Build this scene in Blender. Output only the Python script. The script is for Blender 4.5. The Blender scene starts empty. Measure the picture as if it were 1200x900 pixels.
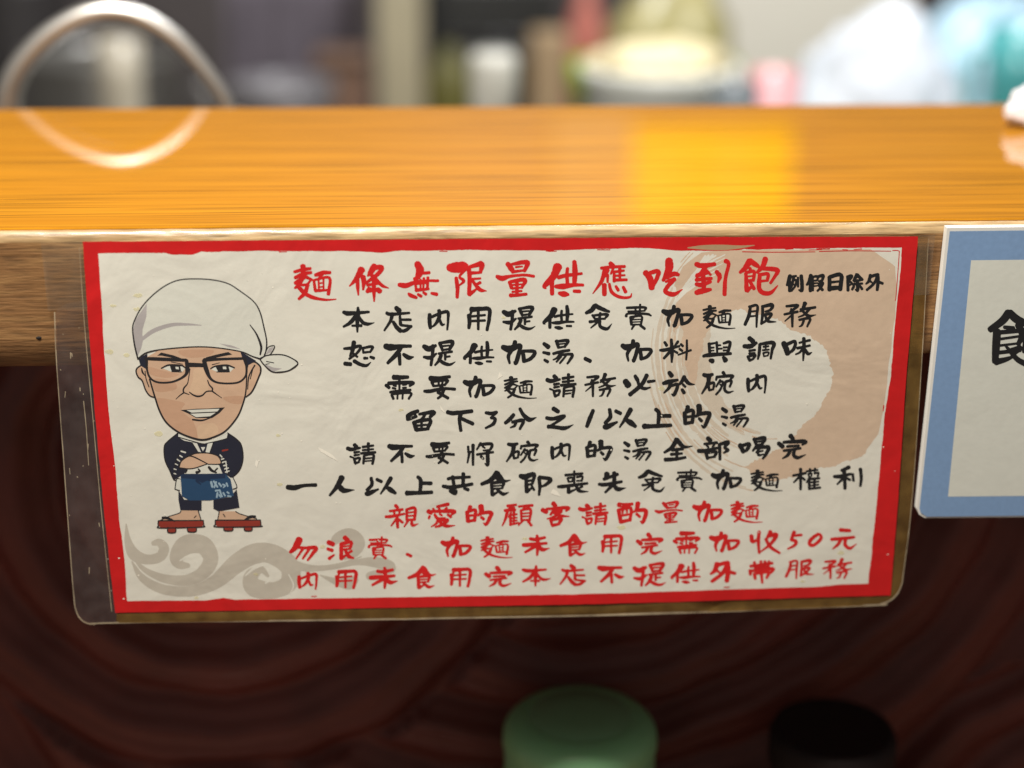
import bpy, bmesh, math, random
from mathutils import Vector, Matrix, noise
from mathutils.geometry import delaunay_2d_cdt
random.seed(7)
scene = bpy.context.scene
COL = scene.collection

# ---------------------------------------------------------------- camera
PITCH, YAW, ROLL, FPX = 0.3446, 0.0612, 0.0055, 2000.0      # FPX: focal length for a 1200 px wide frame
CAM = Vector((0.0, -0.6, 0.1551))
FWD = Vector((math.sin(YAW)*math.cos(PITCH), math.cos(YAW)*math.cos(PITCH), -math.sin(PITCH)))
_r0 = Vector((math.cos(YAW), -math.sin(YAW), 0)); _u0 = _r0.cross(FWD)
RIGHT = _r0*math.cos(ROLL) + _u0*math.sin(ROLL)
UP = _u0*math.cos(ROLL) - _r0*math.sin(ROLL)
cd = bpy.data.cameras.new('camera'); cam = bpy.data.objects.new('camera', cd); COL.objects.link(cam)
cam.matrix_world = Matrix(((RIGHT.x, UP.x, -FWD.x, CAM.x), (RIGHT.y, UP.y, -FWD.y, CAM.y),
                           (RIGHT.z, UP.z, -FWD.z, CAM.z), (0, 0, 0, 1)))
cd.sensor_width = 36.0; cd.lens = FPX/1200*36
cd.clip_start = 0.02; cd.clip_end = 50
cd.dof.use_dof = True; cd.dof.focus_distance = 0.633; cd.dof.aperture_fstop = 3.5
scene.camera = cam

# ---------------------------------------------------------------- light
w = bpy.data.worlds.new('World'); scene.world = w; w.use_nodes = True
w.node_tree.nodes['Background'].inputs[0].default_value = (1.0, 0.93, 0.84, 1)
w.node_tree.nodes['Background'].inputs[1].default_value = 0.16
def area(name, loc, target, size, power, color):
    l = bpy.data.lights.new(name, 'AREA'); l.shape = 'DISK'; l.size = size; l.energy = power; l.color = color
    o = bpy.data.objects.new(name, l); COL.objects.link(o); o.location = loc
    o.rotation_euler = (Vector(target)-Vector(loc)).to_track_quat('-Z', 'Y').to_euler()
    return o
area('dining_lamp', (-0.19, -0.29, 0.88), (0, 0, 0), 0.22, 25, (1.0, 0.95, 0.87))
area('kitchen_lamp', (0.40, 1.0, 1.35), (0.42, 2.2, -.3), 0.4, 38, (0.97, 0.98, 1.0))
scene.view_settings.view_transform = 'Standard'; scene.view_settings.look = 'None'
scene.view_settings.exposure = 0.0; scene.view_settings.gamma = 1.0
scene.cycles.use_denoising = True
scene.cycles.max_bounces = 8; scene.cycles.transparent_max_bounces = 16

# ---------------------------------------------------------------- helpers
def ray(px, py):
    return FWD + RIGHT*((px-600)/FPX) + UP*((450-py)/FPX)
def at(px, py, Y):
    """where the sight line of a photo pixel meets the upright plane y = Y"""
    d = ray(px, py); return CAM + d*((Y-CAM.y)/d.y)
def onz(px, py, Z):
    d = ray(px, py); return CAM + d*((Z-CAM.z)/d.z)
def mirrored(px, py, Y):
    """point on y = Y whose mirror image in the polished ledge shows at that pixel"""
    p = at(px, py, Y); return Vector((p.x, p.y, -p.z))
def link(name, me, m, parent=None):
    o = bpy.data.objects.new(name, me); COL.objects.link(o)
    if m: me.materials.append(m)
    if parent: o.parent = parent
    return o
def tag(o, label=None, cat=None, group=None, kind=None):
    if label: o['label'] = label
    if cat: o['category'] = cat
    if group: o['group'] = group
    if kind: o['kind'] = kind
    return o
def empty(name, loc, label, cat, group=None):
    o = bpy.data.objects.new(name, None); COL.objects.link(o); o.location = loc; o.empty_display_size = 0.01
    bpy.context.view_layer.update()
    return tag(o, label, cat, group)
def part(name, bm, m, parent, smooth=True):
    """bm is in world coordinates; the part goes under its thing"""
    me = bpy.data.meshes.new(name)
    if parent: bmesh.ops.translate(bm, verts=bm.verts, vec=-world_loc(parent))
    bmesh.ops.recalc_face_normals(bm, faces=bm.faces)
    bm.to_mesh(me); bm.free()
    if smooth: me.polygons.foreach_set('use_smooth', [True]*len(me.polygons))
    return link(name, me, m, parent)
def world_loc(o):
    v = Vector(o.location)
    while o.parent: o = o.parent; v += Vector(o.location)
    return v
def box(x0, x1, y0, y1, z0, z1, bev=0.003, seg=3):
    bm = bmesh.new(); bmesh.ops.create_cube(bm, size=1)
    for v in bm.verts:
        v.co = Vector((x0 if v.co.x < 0 else x1, y0 if v.co.y < 0 else y1, z0 if v.co.z < 0 else z1))
    if bev: bmesh.ops.bevel(bm, geom=bm.edges[:], offset=bev, segments=seg, affect='EDGES', profile=0.6)
    return bm
def lathe(cx, cy, prof, n=48, sx=1, sy=1, bm=None):
    bm = bm or bmesh.new(); rings = []
    for r, z in prof:
        if r < 1e-6: rings.append([bm.verts.new((cx, cy, z))])
        else: rings.append([bm.verts.new((cx+sx*r*math.cos(2*math.pi*k/n), cy+sy*r*math.sin(2*math.pi*k/n), z)) for k in range(n)])
    for a, b in zip(rings, rings[1:]):
        for k in range(n):
            k2 = (k+1) % n
            if len(a) == 1 and len(b) == 1: continue
            if len(a) == 1: bm.faces.new((a[0], b[k], b[k2]))
            elif len(b) == 1: bm.faces.new((a[k], a[k2], b[0]))
            else: bm.faces.new((a[k], a[k2], b[k2], b[k]))
    return bm
def tube(pts, rad, n=16, bm=None):
    bm = bm or bmesh.new(); pts = [Vector(p) for p in pts]; rings = []
    up = Vector((0, 1, 0))
    for i, p in enumerate(pts):
        t = (pts[min(i+1, len(pts)-1)]-pts[max(i-1, 0)]).normalized()
        u = up.cross(t)
        if u.length < 1e-4: u = Vector((1, 0, 0)).cross(t)
        u.normalize(); v = t.cross(u); r = rad[i] if isinstance(rad, (list, tuple)) else rad
        rings.append([bm.verts.new(p+(u*math.cos(2*math.pi*k/n)+v*math.sin(2*math.pi*k/n))*r) for k in range(n)])
    for a, b in zip(rings, rings[1:]):
        for k in range(n): bm.faces.new((a[k], a[(k+1) % n], b[(k+1) % n], b[k]))
    bm.faces.new(rings[0]); bm.faces.new(rings[-1])
    return bm
def lump(c, rx, ry, rz, amp, freq, seed=0, sub=4, flat=None):
    bm = bmesh.new(); bmesh.ops.create_icosphere(bm, subdivisions=sub, radius=1)
    for v in bm.verts:
        n = v.co.normalized(); k = 1
        q = n*freq + Vector((seed*3.1, seed*1.7, seed))
        k += amp*noise.noise(q) + amp*0.8*(abs(noise.noise(q*2.1))-0.25) + amp*0.4*noise.noise(q*4.3)
        p = Vector((n.x*rx, n.y*ry, n.z*rz))*k
        if flat is not None: p.z = max(p.z, flat)
        v.co = Vector(c)+p
    return bm

# ---------------------------------------------------------------- materials
def newmat(name):
    m = bpy.data.materials.new(name); m.use_nodes = True
    return m, m.node_tree.nodes, m.node_tree.links, m.node_tree.nodes['Principled BSDF']
def mat(name, col, rough=0.5, metal=0, coat=0, trans=0, var=0.0, scale=40, bump=0, spec=0.5, emit=0, sss=0, coat_rough=0.25):
    m, N, L, b = newmat(name)
    b.inputs['Base Color'].default_value = (*col, 1)
    b.inputs['Roughness'].default_value = rough; b.inputs['Metallic'].default_value = metal
    b.inputs['Coat Weight'].default_value = coat; b.inputs['Coat Roughness'].default_value = coat_rough
    b.inputs['Transmission Weight'].default_value = trans; b.inputs['Specular IOR Level'].default_value = spec
    if sss:
        b.inputs['Subsurface Weight'].default_value = sss; b.inputs['Subsurface Radius'].default_value = (0.4, 0.6, 0.2)
        b.inputs['Subsurface Scale'].default_value = 0.01
    tc = N.new('ShaderNodeTexCoord'); nz = N.new('ShaderNodeTexNoise')
    nz.inputs['Scale'].default_value = scale; nz.inputs['Detail'].default_value = 5
    L.new(tc.outputs['Object'], nz.inputs['Vector'])
    if var:
        mx = N.new('ShaderNodeMix'); mx.data_type = 'RGBA'
        mx.inputs['A'].default_value = (*[max(0, c*(1-var)) for c in col], 1)
        mx.inputs['B'].default_value = (*[min(1, c*(1+var)) for c in col], 1)
        L.new(nz.outputs['Fac'], mx.inputs['Factor']); L.new(mx.outputs['Result'], b.inputs['Base Color'])
    if bump:
        bp = N.new('ShaderNodeBump'); bp.inputs['Strength'].default_value = bump; bp.inputs['Distance'].default_value = 0.002
        L.new(nz.outputs['Fac'], bp.inputs['Height']); L.new(bp.outputs['Normal'], b.inputs['Normal'])
    return m
def ramp(N, pts):
    r = N.new('ShaderNodeValToRGB'); e = r.color_ramp.elements
    while len(e) < len(pts): e.new(0.5)
    for k, (p, c) in enumerate(pts): e[k].position = p; e[k].color = (*c, 1)
    return r
def wood(name, cols, along, across, rough, coat, bump, streak=0.0, coat_rough=0.12, spec=0.5):
    """straight grain along x"""
    m, N, L, b = newmat(name)
    tc = N.new('ShaderNodeTexCoord'); mp = N.new('ShaderNodeMapping')
    mp.inputs['Scale'].default_value = (along, across, across)
    L.new(tc.outputs['Object'], mp.inputs['Vector'])
    n1 = N.new('ShaderNodeTexNoise'); n1.inputs['Scale'].default_value = 1; n1.inputs['Detail'].default_value = 7; n1.inputs['Roughness'].default_value = 0.62; n1.inputs['Distortion'].default_value = 0.5
    L.new(mp.outputs['Vector'], n1.inputs['Vector'])
    r = ramp(N, cols); L.new(n1.outputs['Fac'], r.inputs['Fac'])
    mp2 = N.new('ShaderNodeMapping'); mp2.inputs['Scale'].default_value = (along*4, across*4.5, across*4.5); L.new(tc.outputs['Object'], mp2.inputs['Vector'])
    n2 = N.new('ShaderNodeTexNoise'); n2.inputs['Scale'].default_value = 1; n2.inputs['Detail'].default_value = 4; L.new(mp2.outputs['Vector'], n2.inputs['Vector'])
    r2 = ramp(N, [(0.30, (1-streak,)*3), (0.52, (1, 1, 1))]); L.new(n2.outputs['Fac'], r2.inputs['Fac'])
    mul = N.new('ShaderNodeMix'); mul.data_type = 'RGBA'; mul.blend_type = 'MULTIPLY'; mul.inputs['Factor'].default_value = 1
    L.new(r.outputs['Color'], mul.inputs['A']); L.new(r2.outputs['Color'], mul.inputs['B'])
    L.new(mul.outputs['Result'], b.inputs['Base Color'])
    b.inputs['Roughness'].default_value = rough; b.inputs['Coat Weight'].default_value = coat; b.inputs['Coat Roughness'].default_value = coat_rough
    b.inputs['Specular IOR Level'].default_value = spec
    bp = N.new('ShaderNodeBump'); bp.inputs['Strength'].default_value = bump; bp.inputs['Distance'].default_value = 0.0006
    L.new(n2.outputs['Fac'], bp.inputs['Height']); L.new(bp.outputs['Normal'], b.inputs['Normal'])
    return m
def printed(name, col, var=0.05, scale=600, coat=0.25, wrinkle=0.0006):
    """ink or paper under scuffed laminate"""
    m = mat(name, col, rough=0.6, coat=coat*.6, var=var, scale=scale, spec=0.3, coat_rough=0.3)
    N, L = m.node_tree.nodes, m.node_tree.links; b = N['Principled BSDF']
    tc = N.new('ShaderNodeTexCoord'); n = N.new('ShaderNodeTexNoise'); n.inputs['Scale'].default_value = 90; n.inputs['Detail'].default_value = 6
    L.new(tc.outputs['Object'], n.inputs['Vector'])
    bp = N.new('ShaderNodeBump'); bp.inputs['Strength'].default_value = 0.25; bp.inputs['Distance'].default_value = 0.001
    L.new(n.outputs['Fac'], bp.inputs['Height']); L.new(bp.outputs['Normal'], b.inputs['Coat Normal'])
    # shallow wrinkles and dimples of the laminated sheet
    n2 = N.new('ShaderNodeTexNoise'); n2.inputs['Scale'].default_value = 26; n2.inputs['Detail'].default_value = 3; n2.inputs['Distortion'].default_value = 0.8
    n3 = N.new('ShaderNodeTexNoise'); n3.inputs['Scale'].default_value = 420; n3.inputs['Detail'].default_value = 3
    L.new(tc.outputs['Object'], n2.inputs['Vector']); L.new(tc.outputs['Object'], n3.inputs['Vector'])
    b2 = N.new('ShaderNodeBump'); b2.inputs['Strength'].default_value = 1; b2.inputs['Distance'].default_value = wrinkle; L.new(n2.outputs['Fac'], b2.inputs['Height'])
    b3 = N.new('ShaderNodeBump'); b3.inputs['Strength'].default_value = 1; b3.inputs['Distance'].default_value = 0.00003; L.new(n3.outputs['Fac'], b3.inputs['Height'])
    L.new(b2.outputs['Normal'], b3.inputs['Normal']); L.new(b3.outputs['Normal'], b.inputs['Normal'])
    return m
def film(name, tint, haze_col, haze, fac=0.35, rough=0.2):
    """clear plastic film: mostly see-through, a little milky, glossy at grazing angles"""
    m, N, L, b = newmat(name); out = N['Material Output']; N.remove(b)
    tr = N.new('ShaderNodeBsdfTransparent'); tr.inputs[0].default_value = (*tint, 1)
    df = N.new('ShaderNodeBsdfDiffuse'); df.inputs[0].default_value = (*haze_col, 1)
    gl = N.new('ShaderNodeBsdfGlossy'); gl.inputs['Roughness'].default_value = rough
    tc = N.new('ShaderNodeTexCoord'); nz = N.new('ShaderNodeTexNoise'); nz.inputs['Scale'].default_value = 120; nz.inputs['Detail'].default_value = 6
    L.new(tc.outputs['Object'], nz.inputs['Vector'])
    r = ramp(N, [(0.3, (haze*0.6,)*3), (0.75, (haze*1.5,)*3)]); L.new(nz.outputs['Fac'], r.inputs['Fac'])
    m1 = N.new('ShaderNodeMixShader'); L.new(r.outputs['Color'], m1.inputs[0]); L.new(tr.outputs[0], m1.inputs[1]); L.new(df.outputs[0], m1.inputs[2])
    fr = N.new('ShaderNodeFresnel'); fr.inputs['IOR'].default_value = 1.45
    mu = N.new('ShaderNodeMath'); mu.operation = 'MULTIPLY'; mu.inputs[1].default_value = fac*2; L.new(fr.outputs[0], mu.inputs[0])
    bp = N.new('ShaderNodeBump'); bp.inputs['Strength'].default_value = 0.4; bp.inputs['Distance'].default_value = 0.001; L.new(nz.outputs['Fac'], bp.inputs['Height'])
    L.new(bp.outputs['Normal'], gl.inputs['Normal'])
    m2 = N.new('ShaderNodeMixShader'); L.new(mu.outputs[0], m2.inputs[0]); L.new(m1.outputs[0], m2.inputs[1]); L.new(gl.outputs[0], m2.inputs[2])
    L.new(m2.outputs[0], out.inputs['Surface'])
    return m
# ---------------------------------------------------------------- brush lettering
# a glyph: strokes of "x,y,width" points, each block read in its own grid (origin and pixels per photo pixel)
GL = {}
def block(ox, oy, k, text):
    for line in text.strip().splitlines():
        name, body = line.strip().split(' ', 1)
        GL[name] = (ox, oy, k, [[tuple(float(q) for q in p.split(',')) for p in s.split('>')] for s in body.replace(' ', '').split(';') if s])
block(340, 302, 6.316, '''
麵 30,105,18>90,90,24>150,80,22;95,60,34>95,110,30>90,150,26;35,150,20>95,120,26>155,110,22;35,190,20>75,165,28>120,140,24;110,140,22>165,165,16;90,160,22>60,205,26>35,225,16;60,200,20>120,200,18>150,170,16;130,200,24>110,260,26>65,305,22;60,215,24>110,265,26>170,295,24>260,312,16>340,308,8;185,130,20>240,112,28>295,110,24;235,120,24>215,150,20;175,165,16>185,240,22;180,165,14>290,150,20>283,270,26;210,165,12>213,245,14;247,160,12>247,245,14;212,190,10>247,186,10;212,218,10>247,215,10;185,245,20>285,240,16
條 530,85,40>490,155,30>440,210,10;500,140,20>500,210,24>505,275,12;540,140,30>545,180,28>540,235,16;625,60,36>600,100,36>575,135,14;620,75,30>680,70,26>650,120,26>570,180,18>555,195,10;585,110,24>630,155,22>680,205,22>730,225,6;570,202,18>650,190,18;620,170,24>620,250,24>622,322,12;590,235,36>570,250,26;645,235,28>665,248,34
無 940,40,36>960,90,50>945,140,36>925,170,14;960,115,18>1030,110,22;805,200,24>860,205,32>930,180,22>1010,170,18>1095,170,20;920,150,16>935,245,18;965,160,14>965,235,14;990,150,16>985,230,14;1020,145,18>1015,230,20;930,195,12>1020,185,14;930,240,22>1025,230,18;875,265,14>895,280,26>935,295,20;945,270,16>970,285,22;985,255,14>1005,270,22;1045,262,16>1085,270,26
''')
block(525, 300, 6.316, '''
限 5,85,40>60,85,62>120,75,50>130,95,24>85,150,16>110,175,22>115,190,20>85,215,12;60,160,20>70,230,26>68,305,22;155,90,24>160,180,28>155,280,26;160,80,20>215,65,28>250,60,36>240,120,24;175,125,20>235,122,18;175,170,14>240,165,14;155,280,30>190,260,20>215,240,12;240,195,18>200,215,16;175,170,16>205,215,22>240,250,26>285,258,6
量 440,55,28>470,95,36>480,120,24;460,65,16>530,50,26>590,50,34>565,110,26;500,82,14>550,77,13;490,115,20>570,105,16;360,150,22>400,165,34>460,150,22>560,140,20>635,150,22;455,190,22>470,235,26;460,190,20>570,175,28>545,235,20;470,215,13>550,208,12;475,240,16>550,232,14;510,180,22>510,285,26;475,265,14>545,258,16;460,290,26>500,290,22>580,282,22
供 815,75,50>780,150,42>715,220,30>725,240,10;770,170,26>770,280,28;885,90,18>880,140,22>885,210,26;935,40,24>940,110,34>935,215,28;815,160,22>870,145,24>990,130,18;795,225,20>850,225,34>930,215,24>1000,215,20;820,275,18>860,282,36>890,285,20;930,260,18>975,262,24
''')
block(690, 298, 5.217, '''
應 130,55,22>150,70,24;75,85,16>140,78,18>220,75,18;100,80,20>80,160,22>25,240,6;120,95,14>100,130,16>90,150,8;115,125,16>115,170,14;150,85,14>135,120,12;155,110,14>155,165,20;155,108,14>215,100,14;155,132,12>220,128,12;155,158,16>232,156,16;190,90,18>190,160,14;95,185,24>95,245,28;125,180,14>140,230,18>190,262,18>250,262,14>262,240,6;165,195,14>180,220,20;210,200,16>225,230,22
吃 345,110,26>375,150,32>385,205,34;370,115,18>425,105,22>415,150,22>390,200,18;490,35,34>490,90,40>455,160,18;470,145,18>520,120,24>548,125,20;470,168,12>520,152,18;525,150,20>480,200,20>470,230,22>520,245,24>572,215,6
到 655,60,22>690,70,26>770,60,22;720,65,24>690,110,20>660,135,22;660,130,20>720,115,18>730,110,18;720,100,16>745,125,14;655,157,18>750,147,18;700,135,22>705,220,24;655,182,18>690,187,24>745,167,18;655,235,22>690,225,30>745,215,18;780,105,20>800,135,24>790,170,12;835,40,22>855,60,18>835,150,20>830,245,24
飽 985,40,30>955,85,26>925,110,18;985,40,28>1030,70,22>1040,80,10;985,85,16>990,100,14;960,115,16>965,220,26;960,112,14>1010,105,18>1005,160,18;965,136,9>1005,131,9;968,160,11>1008,155,11;965,220,24>1000,195,14;985,165,16>1010,210,20;1080,25,26>1065,70,24>1030,110,18;1060,85,18>1150,95,24>1140,130,18>1110,175,16;1040,125,16>1095,120,18>1090,160,18;1045,165,14>1090,160,12;1045,125,18>1040,200,22>1060,232,24>1110,235,22>1155,190,6
''')
block(915, 300, 9.23, '''
例 100,210,26>85,265,28>65,315,18;95,270,22>95,375,28;110,225,18>165,215,18;140,225,20>115,330,16>105,345,8;125,265,14>165,260,18>155,320,18>115,375,18;125,290,14>140,310,14;185,230,16>185,330,18;220,210,24>228,300,26>225,370,28>195,365,14
假 325,205,26>310,265,28>280,310,18;320,265,24>318,375,28;340,220,22>345,370,20;340,225,16>395,220,18>390,260,16>345,265,14;350,295,12>395,290,14;350,325,12>390,320,12;405,220,20>455,210,24>445,260,20>405,270,14;405,300,16>450,290,24>430,340,20>395,375,18;405,310,16>450,365,24
日 525,225,26>525,365,32;525,225,24>650,205,30>640,360,34;535,283,18>630,273,18;530,348,32>635,338,30
除 715,225,20>765,215,24>740,265,18>765,290,18>745,315,14;725,225,22>725,370,24;825,200,28>785,265,20;825,205,26>880,255,24;790,270,18>860,260,18;775,305,18>880,295,18;825,260,22>830,365,24>805,360,12;790,325,18>770,360,20;855,320,16>878,355,22
外 970,205,24>950,270,22>920,300,14;975,220,20>1040,205,22>1010,290,22>930,365,22;965,270,16>985,285,14;1045,195,24>1050,280,26>1040,365,24;1030,270,20>1100,295,22
''')
block(395, 350, 6.316, '''
本 45,100,18>85,110,28>160,105,22>235,98,18;155,65,14>155,110,26>150,170,26>150,245,14;145,120,24>100,175,24>48,208,16;155,130,20>190,175,22>225,188,22>275,178,5;110,200,12>180,200,20
店 435,65,24>460,90,36;365,105,18>400,115,22>535,105,16;410,110,24>395,165,20>350,235,14;465,125,14>470,190,24;470,155,14>545,155,18;415,170,18>440,210,26>470,238,30;470,195,14>550,205,20;548,205,14>505,235,22>470,238,22
内 685,115,22>685,170,26>690,215,24;700,135,16>745,115,18>815,95,22>822,150,18>815,228,14;755,85,22>755,140,24>725,190,18>690,215,8;755,140,14>775,190,18>795,188,10
用 990,80,30>1060,75,26>1125,78,26>1125,150,24>1110,230,22;975,120,24>980,165,26>975,215,22;1000,80,16>985,120,16;1045,85,18>1045,225,18;990,130,14>1095,120,16;985,165,14>1095,160,16
恕 125,320,26>115,380,26>95,425,14;50,370,14>110,365,20>175,350,18>150,400,18>90,445,16;110,400,16>150,430,16;190,365,14>195,400,16;190,365,14>262,355,18>245,395,16;195,398,14>245,393,14;55,480,22>100,485,28;125,460,22>170,485,22>215,495,20>250,470,6;200,440,18>225,440,16;245,430,14>272,440,22
不 355,350,30>400,360,40>470,352,26>545,350,22;475,355,24>440,410,28>375,475,22;460,405,22>465,485,22;490,410,18>530,435,28>565,430,10
提 640,350,24>680,370,36>730,345,20;710,345,22>705,420,20>695,490,20;640,430,14>690,435,26>735,405,14;760,325,22>780,380,20;770,325,16>855,318,24>830,375,22;780,350,12>830,345,12;780,378,14>835,370,14;750,405,14>850,390,18;800,400,18>800,450,16;800,430,12>835,425,14;770,415,22>755,455,20>725,490,14;750,445,16>790,475,22>835,485,18>875,465,5
''')
block(580, 350, 6.316, '''
免 740,50,24>715,85,30>675,105,22;740,50,26>790,75,26>845,95,18;720,120,14>745,155,16;720,125,12>830,115,18>815,145,14;745,150,14>815,148,14;780,105,16>765,165,16>710,215,10;700,170,18>760,165,14;775,160,18>780,205,20>830,222,20>865,185,5
費 1075,42,14>1070,130,14;1040,65,14>1040,120,12>1020,150,8;975,68,16>1110,65,18>1105,90,14;985,95,13>1110,90,12;970,130,20>990,110,14>1120,112,18>1155,125,14;1005,135,20>1010,190,22;1010,135,14>1085,130,16>1080,195,18;1015,155,9>1080,152,9;1015,173,9>1080,170,9;1012,192,12>1080,190,12;1030,195,16>1012,225,14;1075,195,18>1108,222,20
加 55,355,26>105,370,40>180,345,28>185,370,26>155,470,28>140,465,10;150,315,24>135,360,24>100,420,24>108,475,16;205,385,22>215,460,30;205,385,18>295,390,22>265,440,24>215,462,22
湯 360,330,20>395,355,32;355,395,14>400,405,24;365,450,16>390,465,22;455,310,22>470,360,20;460,315,14>540,308,20>515,355,18;470,335,10>520,330,10;470,360,14>520,352,12;430,405,16>490,390,20>550,380,18;490,395,18>460,435,14>430,450,10;475,415,14>570,410,18>555,450,18>535,478,14;490,425,12>455,465,14;525,420,12>480,475,14
、 665,440,22>705,460,26
''')
block(770, 350, 6.316, '''
服 690,60,16>680,120,22>650,190,22;680,60,16>740,50,16>738,120,18>735,208,14;690,95,12>735,90,12;685,130,12>735,125,12;780,60,16>780,120,20>770,185,16;775,58,16>850,45,24>840,80,18>800,95,14;785,120,16>845,110,18>820,150,18>770,185,16;800,125,14>820,165,20>880,170,6
務 955,55,14>1040,50,20>985,95,16;990,75,14>1010,95,12;940,115,14>1040,95,18;1000,100,18>1000,205,16;990,125,12>945,165,8;1095,30,24>1075,80,18>1055,95,10;1060,80,16>1170,62,18;1130,70,18>1090,115,14>1045,135,10;1075,90,14>1120,125,20>1175,118,5;1050,155,14>1130,145,18>1110,205,14;1085,160,14>1070,195,14>1050,205,8
料 55,320,16>70,345,22;155,315,16>130,350,14;20,380,14>60,378,22>165,350,16;105,300,16>110,390,24>108,468,14;105,380,18>50,440,18;115,380,14>150,400,16;175,335,14>190,350,18;165,370,14>185,385,18;155,415,10>250,380,16;220,305,12>220,380,16>215,450,14
與 385,330,18>390,410,20;385,335,14>425,328,14;390,362,12>420,360,12;390,385,10>420,382,10;440,320,16>445,400,14;445,345,12>470,343,12;440,370,12>480,368,12;490,330,14>540,322,20>520,405,22;490,360,12>525,358,12;490,382,12>525,380,10;340,425,16>390,415,26>545,405,20;390,455,20>410,460,34;490,430,18>505,455,36
調 680,290,26>710,315,32;640,350,22>690,350,30>735,325,20;680,385,14>725,378,16;680,405,14>722,400,14;670,425,16>685,455,22;675,425,14>725,415,18>710,445,16;685,455,16>710,445,14;760,335,18>755,400,20>745,445,14;760,335,16>860,325,24>850,380,20>840,442,16;785,355,12>825,350,12;803,340,12>803,380,12;780,380,12>828,375,12;785,400,12>790,425,12;785,400,11>825,395,11>818,420,12;788,425,10>818,420,10
味 935,325,30>955,370,36>965,405,34;960,335,20>1020,315,20>1010,370,22>970,405,18;1085,290,20>1085,360,22>1080,455,12;1050,325,12>1130,305,18;1035,365,16>1130,345,16;1080,365,16>1055,395,14>1025,410,12;1090,365,14>1115,405,22>1145,395,5
''')
block(440, 430, 5, '''
需 105,60,26>150,60,24>190,58,20;60,105,16>80,120,20;75,95,18>215,90,20>200,110,14;140,60,14>140,130,12;105,105,12>120,110,14;100,122,12>118,126,12;160,103,12>180,100,14;160,122,12>180,120,12;85,147,13>130,142,18>205,133,16;140,142,14>100,155,12;95,160,14>105,185,16;100,157,12>205,150,14>195,185,14;130,157,10>128,185,12;160,154,10>158,185,12
要 320,65,26>370,65,22>435,55,18;330,85,16>340,110,16;335,85,12>420,75,16>405,105,14;370,65,14>370,110,12;395,65,12>390,105,12;340,110,12>405,103,12;285,140,14>320,140,20>400,125,16>465,128,18;390,110,18>365,150,16;365,145,16>425,180,18;400,130,18>385,165,16>365,182,14
請 1045,50,20>1060,65,24;1003,72,20>1030,80,22>1080,70,14;1045,100,14>1075,95,14;1045,118,12>1075,113,12;1020,125,10>1045,135,10;1045,140,14>1050,165,16;1045,140,12>1078,135,14>1072,160,12;1050,168,16>1075,160,12;1130,40,16>1130,105,14;1095,65,14>1160,55,14;1095,85,12>1160,78,12;1085,105,14>1172,98,16;1105,120,14>1100,170,14;1105,118,12>1160,112,16>1155,172,16;1108,138,10>1155,133,10;1108,155,9>1155,150,9
留 250,255,16>195,280,22>190,305,22;190,305,16>235,290,16;225,265,12>240,290,14;255,275,12>340,262,22>320,290,18;290,275,14>270,305,16>220,320,10;225,320,18>240,365,24;230,320,14>320,308,18>305,360,20;270,315,12>270,360,14;240,342,11>305,336,11;240,366,18>310,360,16
下 420,262,18>460,268,22>565,256,20;500,265,20>492,310,18>500,370,18;505,300,16>570,330,20
3 645,265,14>680,270,18>710,262,14>675,295,12;675,295,12>700,300,16>690,330,18>645,355,12
分 810,275,16>785,305,20>760,325,18;845,240,14>865,275,18>900,305,24>942,292,4;800,320,14>865,310,18>845,360,14;825,310,14>815,340,14>790,352,8
之 1040,240,20>1070,258,22;1000,295,16>1040,300,18>1105,285,18>1060,320,14>1010,350,16;1010,345,18>1060,350,18>1110,355,20>1158,335,4
''')
block(670, 430, 5, '''
必 312,80,26>330,105,36;370,50,16>385,75,22;440,45,18>410,100,20>340,160,22;385,80,14>400,115,16>430,125,16>460,118,8;445,85,14>485,80,14
於 570,30,18>585,50,26;535,95,16>570,85,22>620,75,14;580,85,20>570,120,16>540,150,10;580,110,12>620,102,16>600,160,18>585,158,8;660,55,18>640,90,16>615,110,10;655,60,18>685,95,18>720,102,5;650,100,12>665,115,14;645,130,14>658,150,20
碗 770,45,16>800,50,22>825,42,16;805,50,22>795,100,18>762,155,10;800,100,12>805,135,14;800,100,12>832,92,14>828,130,12;805,135,12>830,130,10;885,30,16>895,42,16;850,55,12>845,75,12;850,58,12>940,50,16>930,70,12;870,75,12>845,115,10;862,88,10>885,85,10>870,130,12>845,160,12;868,100,8>878,110,8;900,85,12>935,80,14>925,115,12;900,85,12>895,130,14>915,148,14>948,140,4
1 125,250,16>105,300,22>88,345,20
以 220,245,16>225,290,20>195,325,20;190,350,22>210,345,28>265,320,12;255,255,16>285,270,20;345,245,22>320,290,20>280,350,10;315,305,16>345,325,28>372,345,20
上 490,245,16>510,270,22>505,340,20;515,285,16>575,285,22;420,345,24>460,345,22>580,340,20
的 680,230,20>670,260,18;660,265,18>665,330,22;665,265,16>710,255,18>705,325,20;668,292,14>705,288,14;665,330,16>705,322,16;745,225,26>745,270,24>725,290,14;740,275,16>805,270,20>795,310,20>775,350,18>760,340,8;745,300,14>760,315,18
''')
block(330, 508, 5.217, '''
人 370,265,28>340,320,24>295,375,14;345,310,20>380,345,28>445,342,4
一 35,325,22>80,328,26>140,315,18>210,312,20
共 1045,258,16>1055,320,20;1110,240,18>1110,315,20;1015,275,14>1045,268,18>1150,262,16;985,318,16>1040,325,20>1165,305,18;1030,345,20>1060,355,36;1115,330,14>1140,340,20
''')
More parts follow.
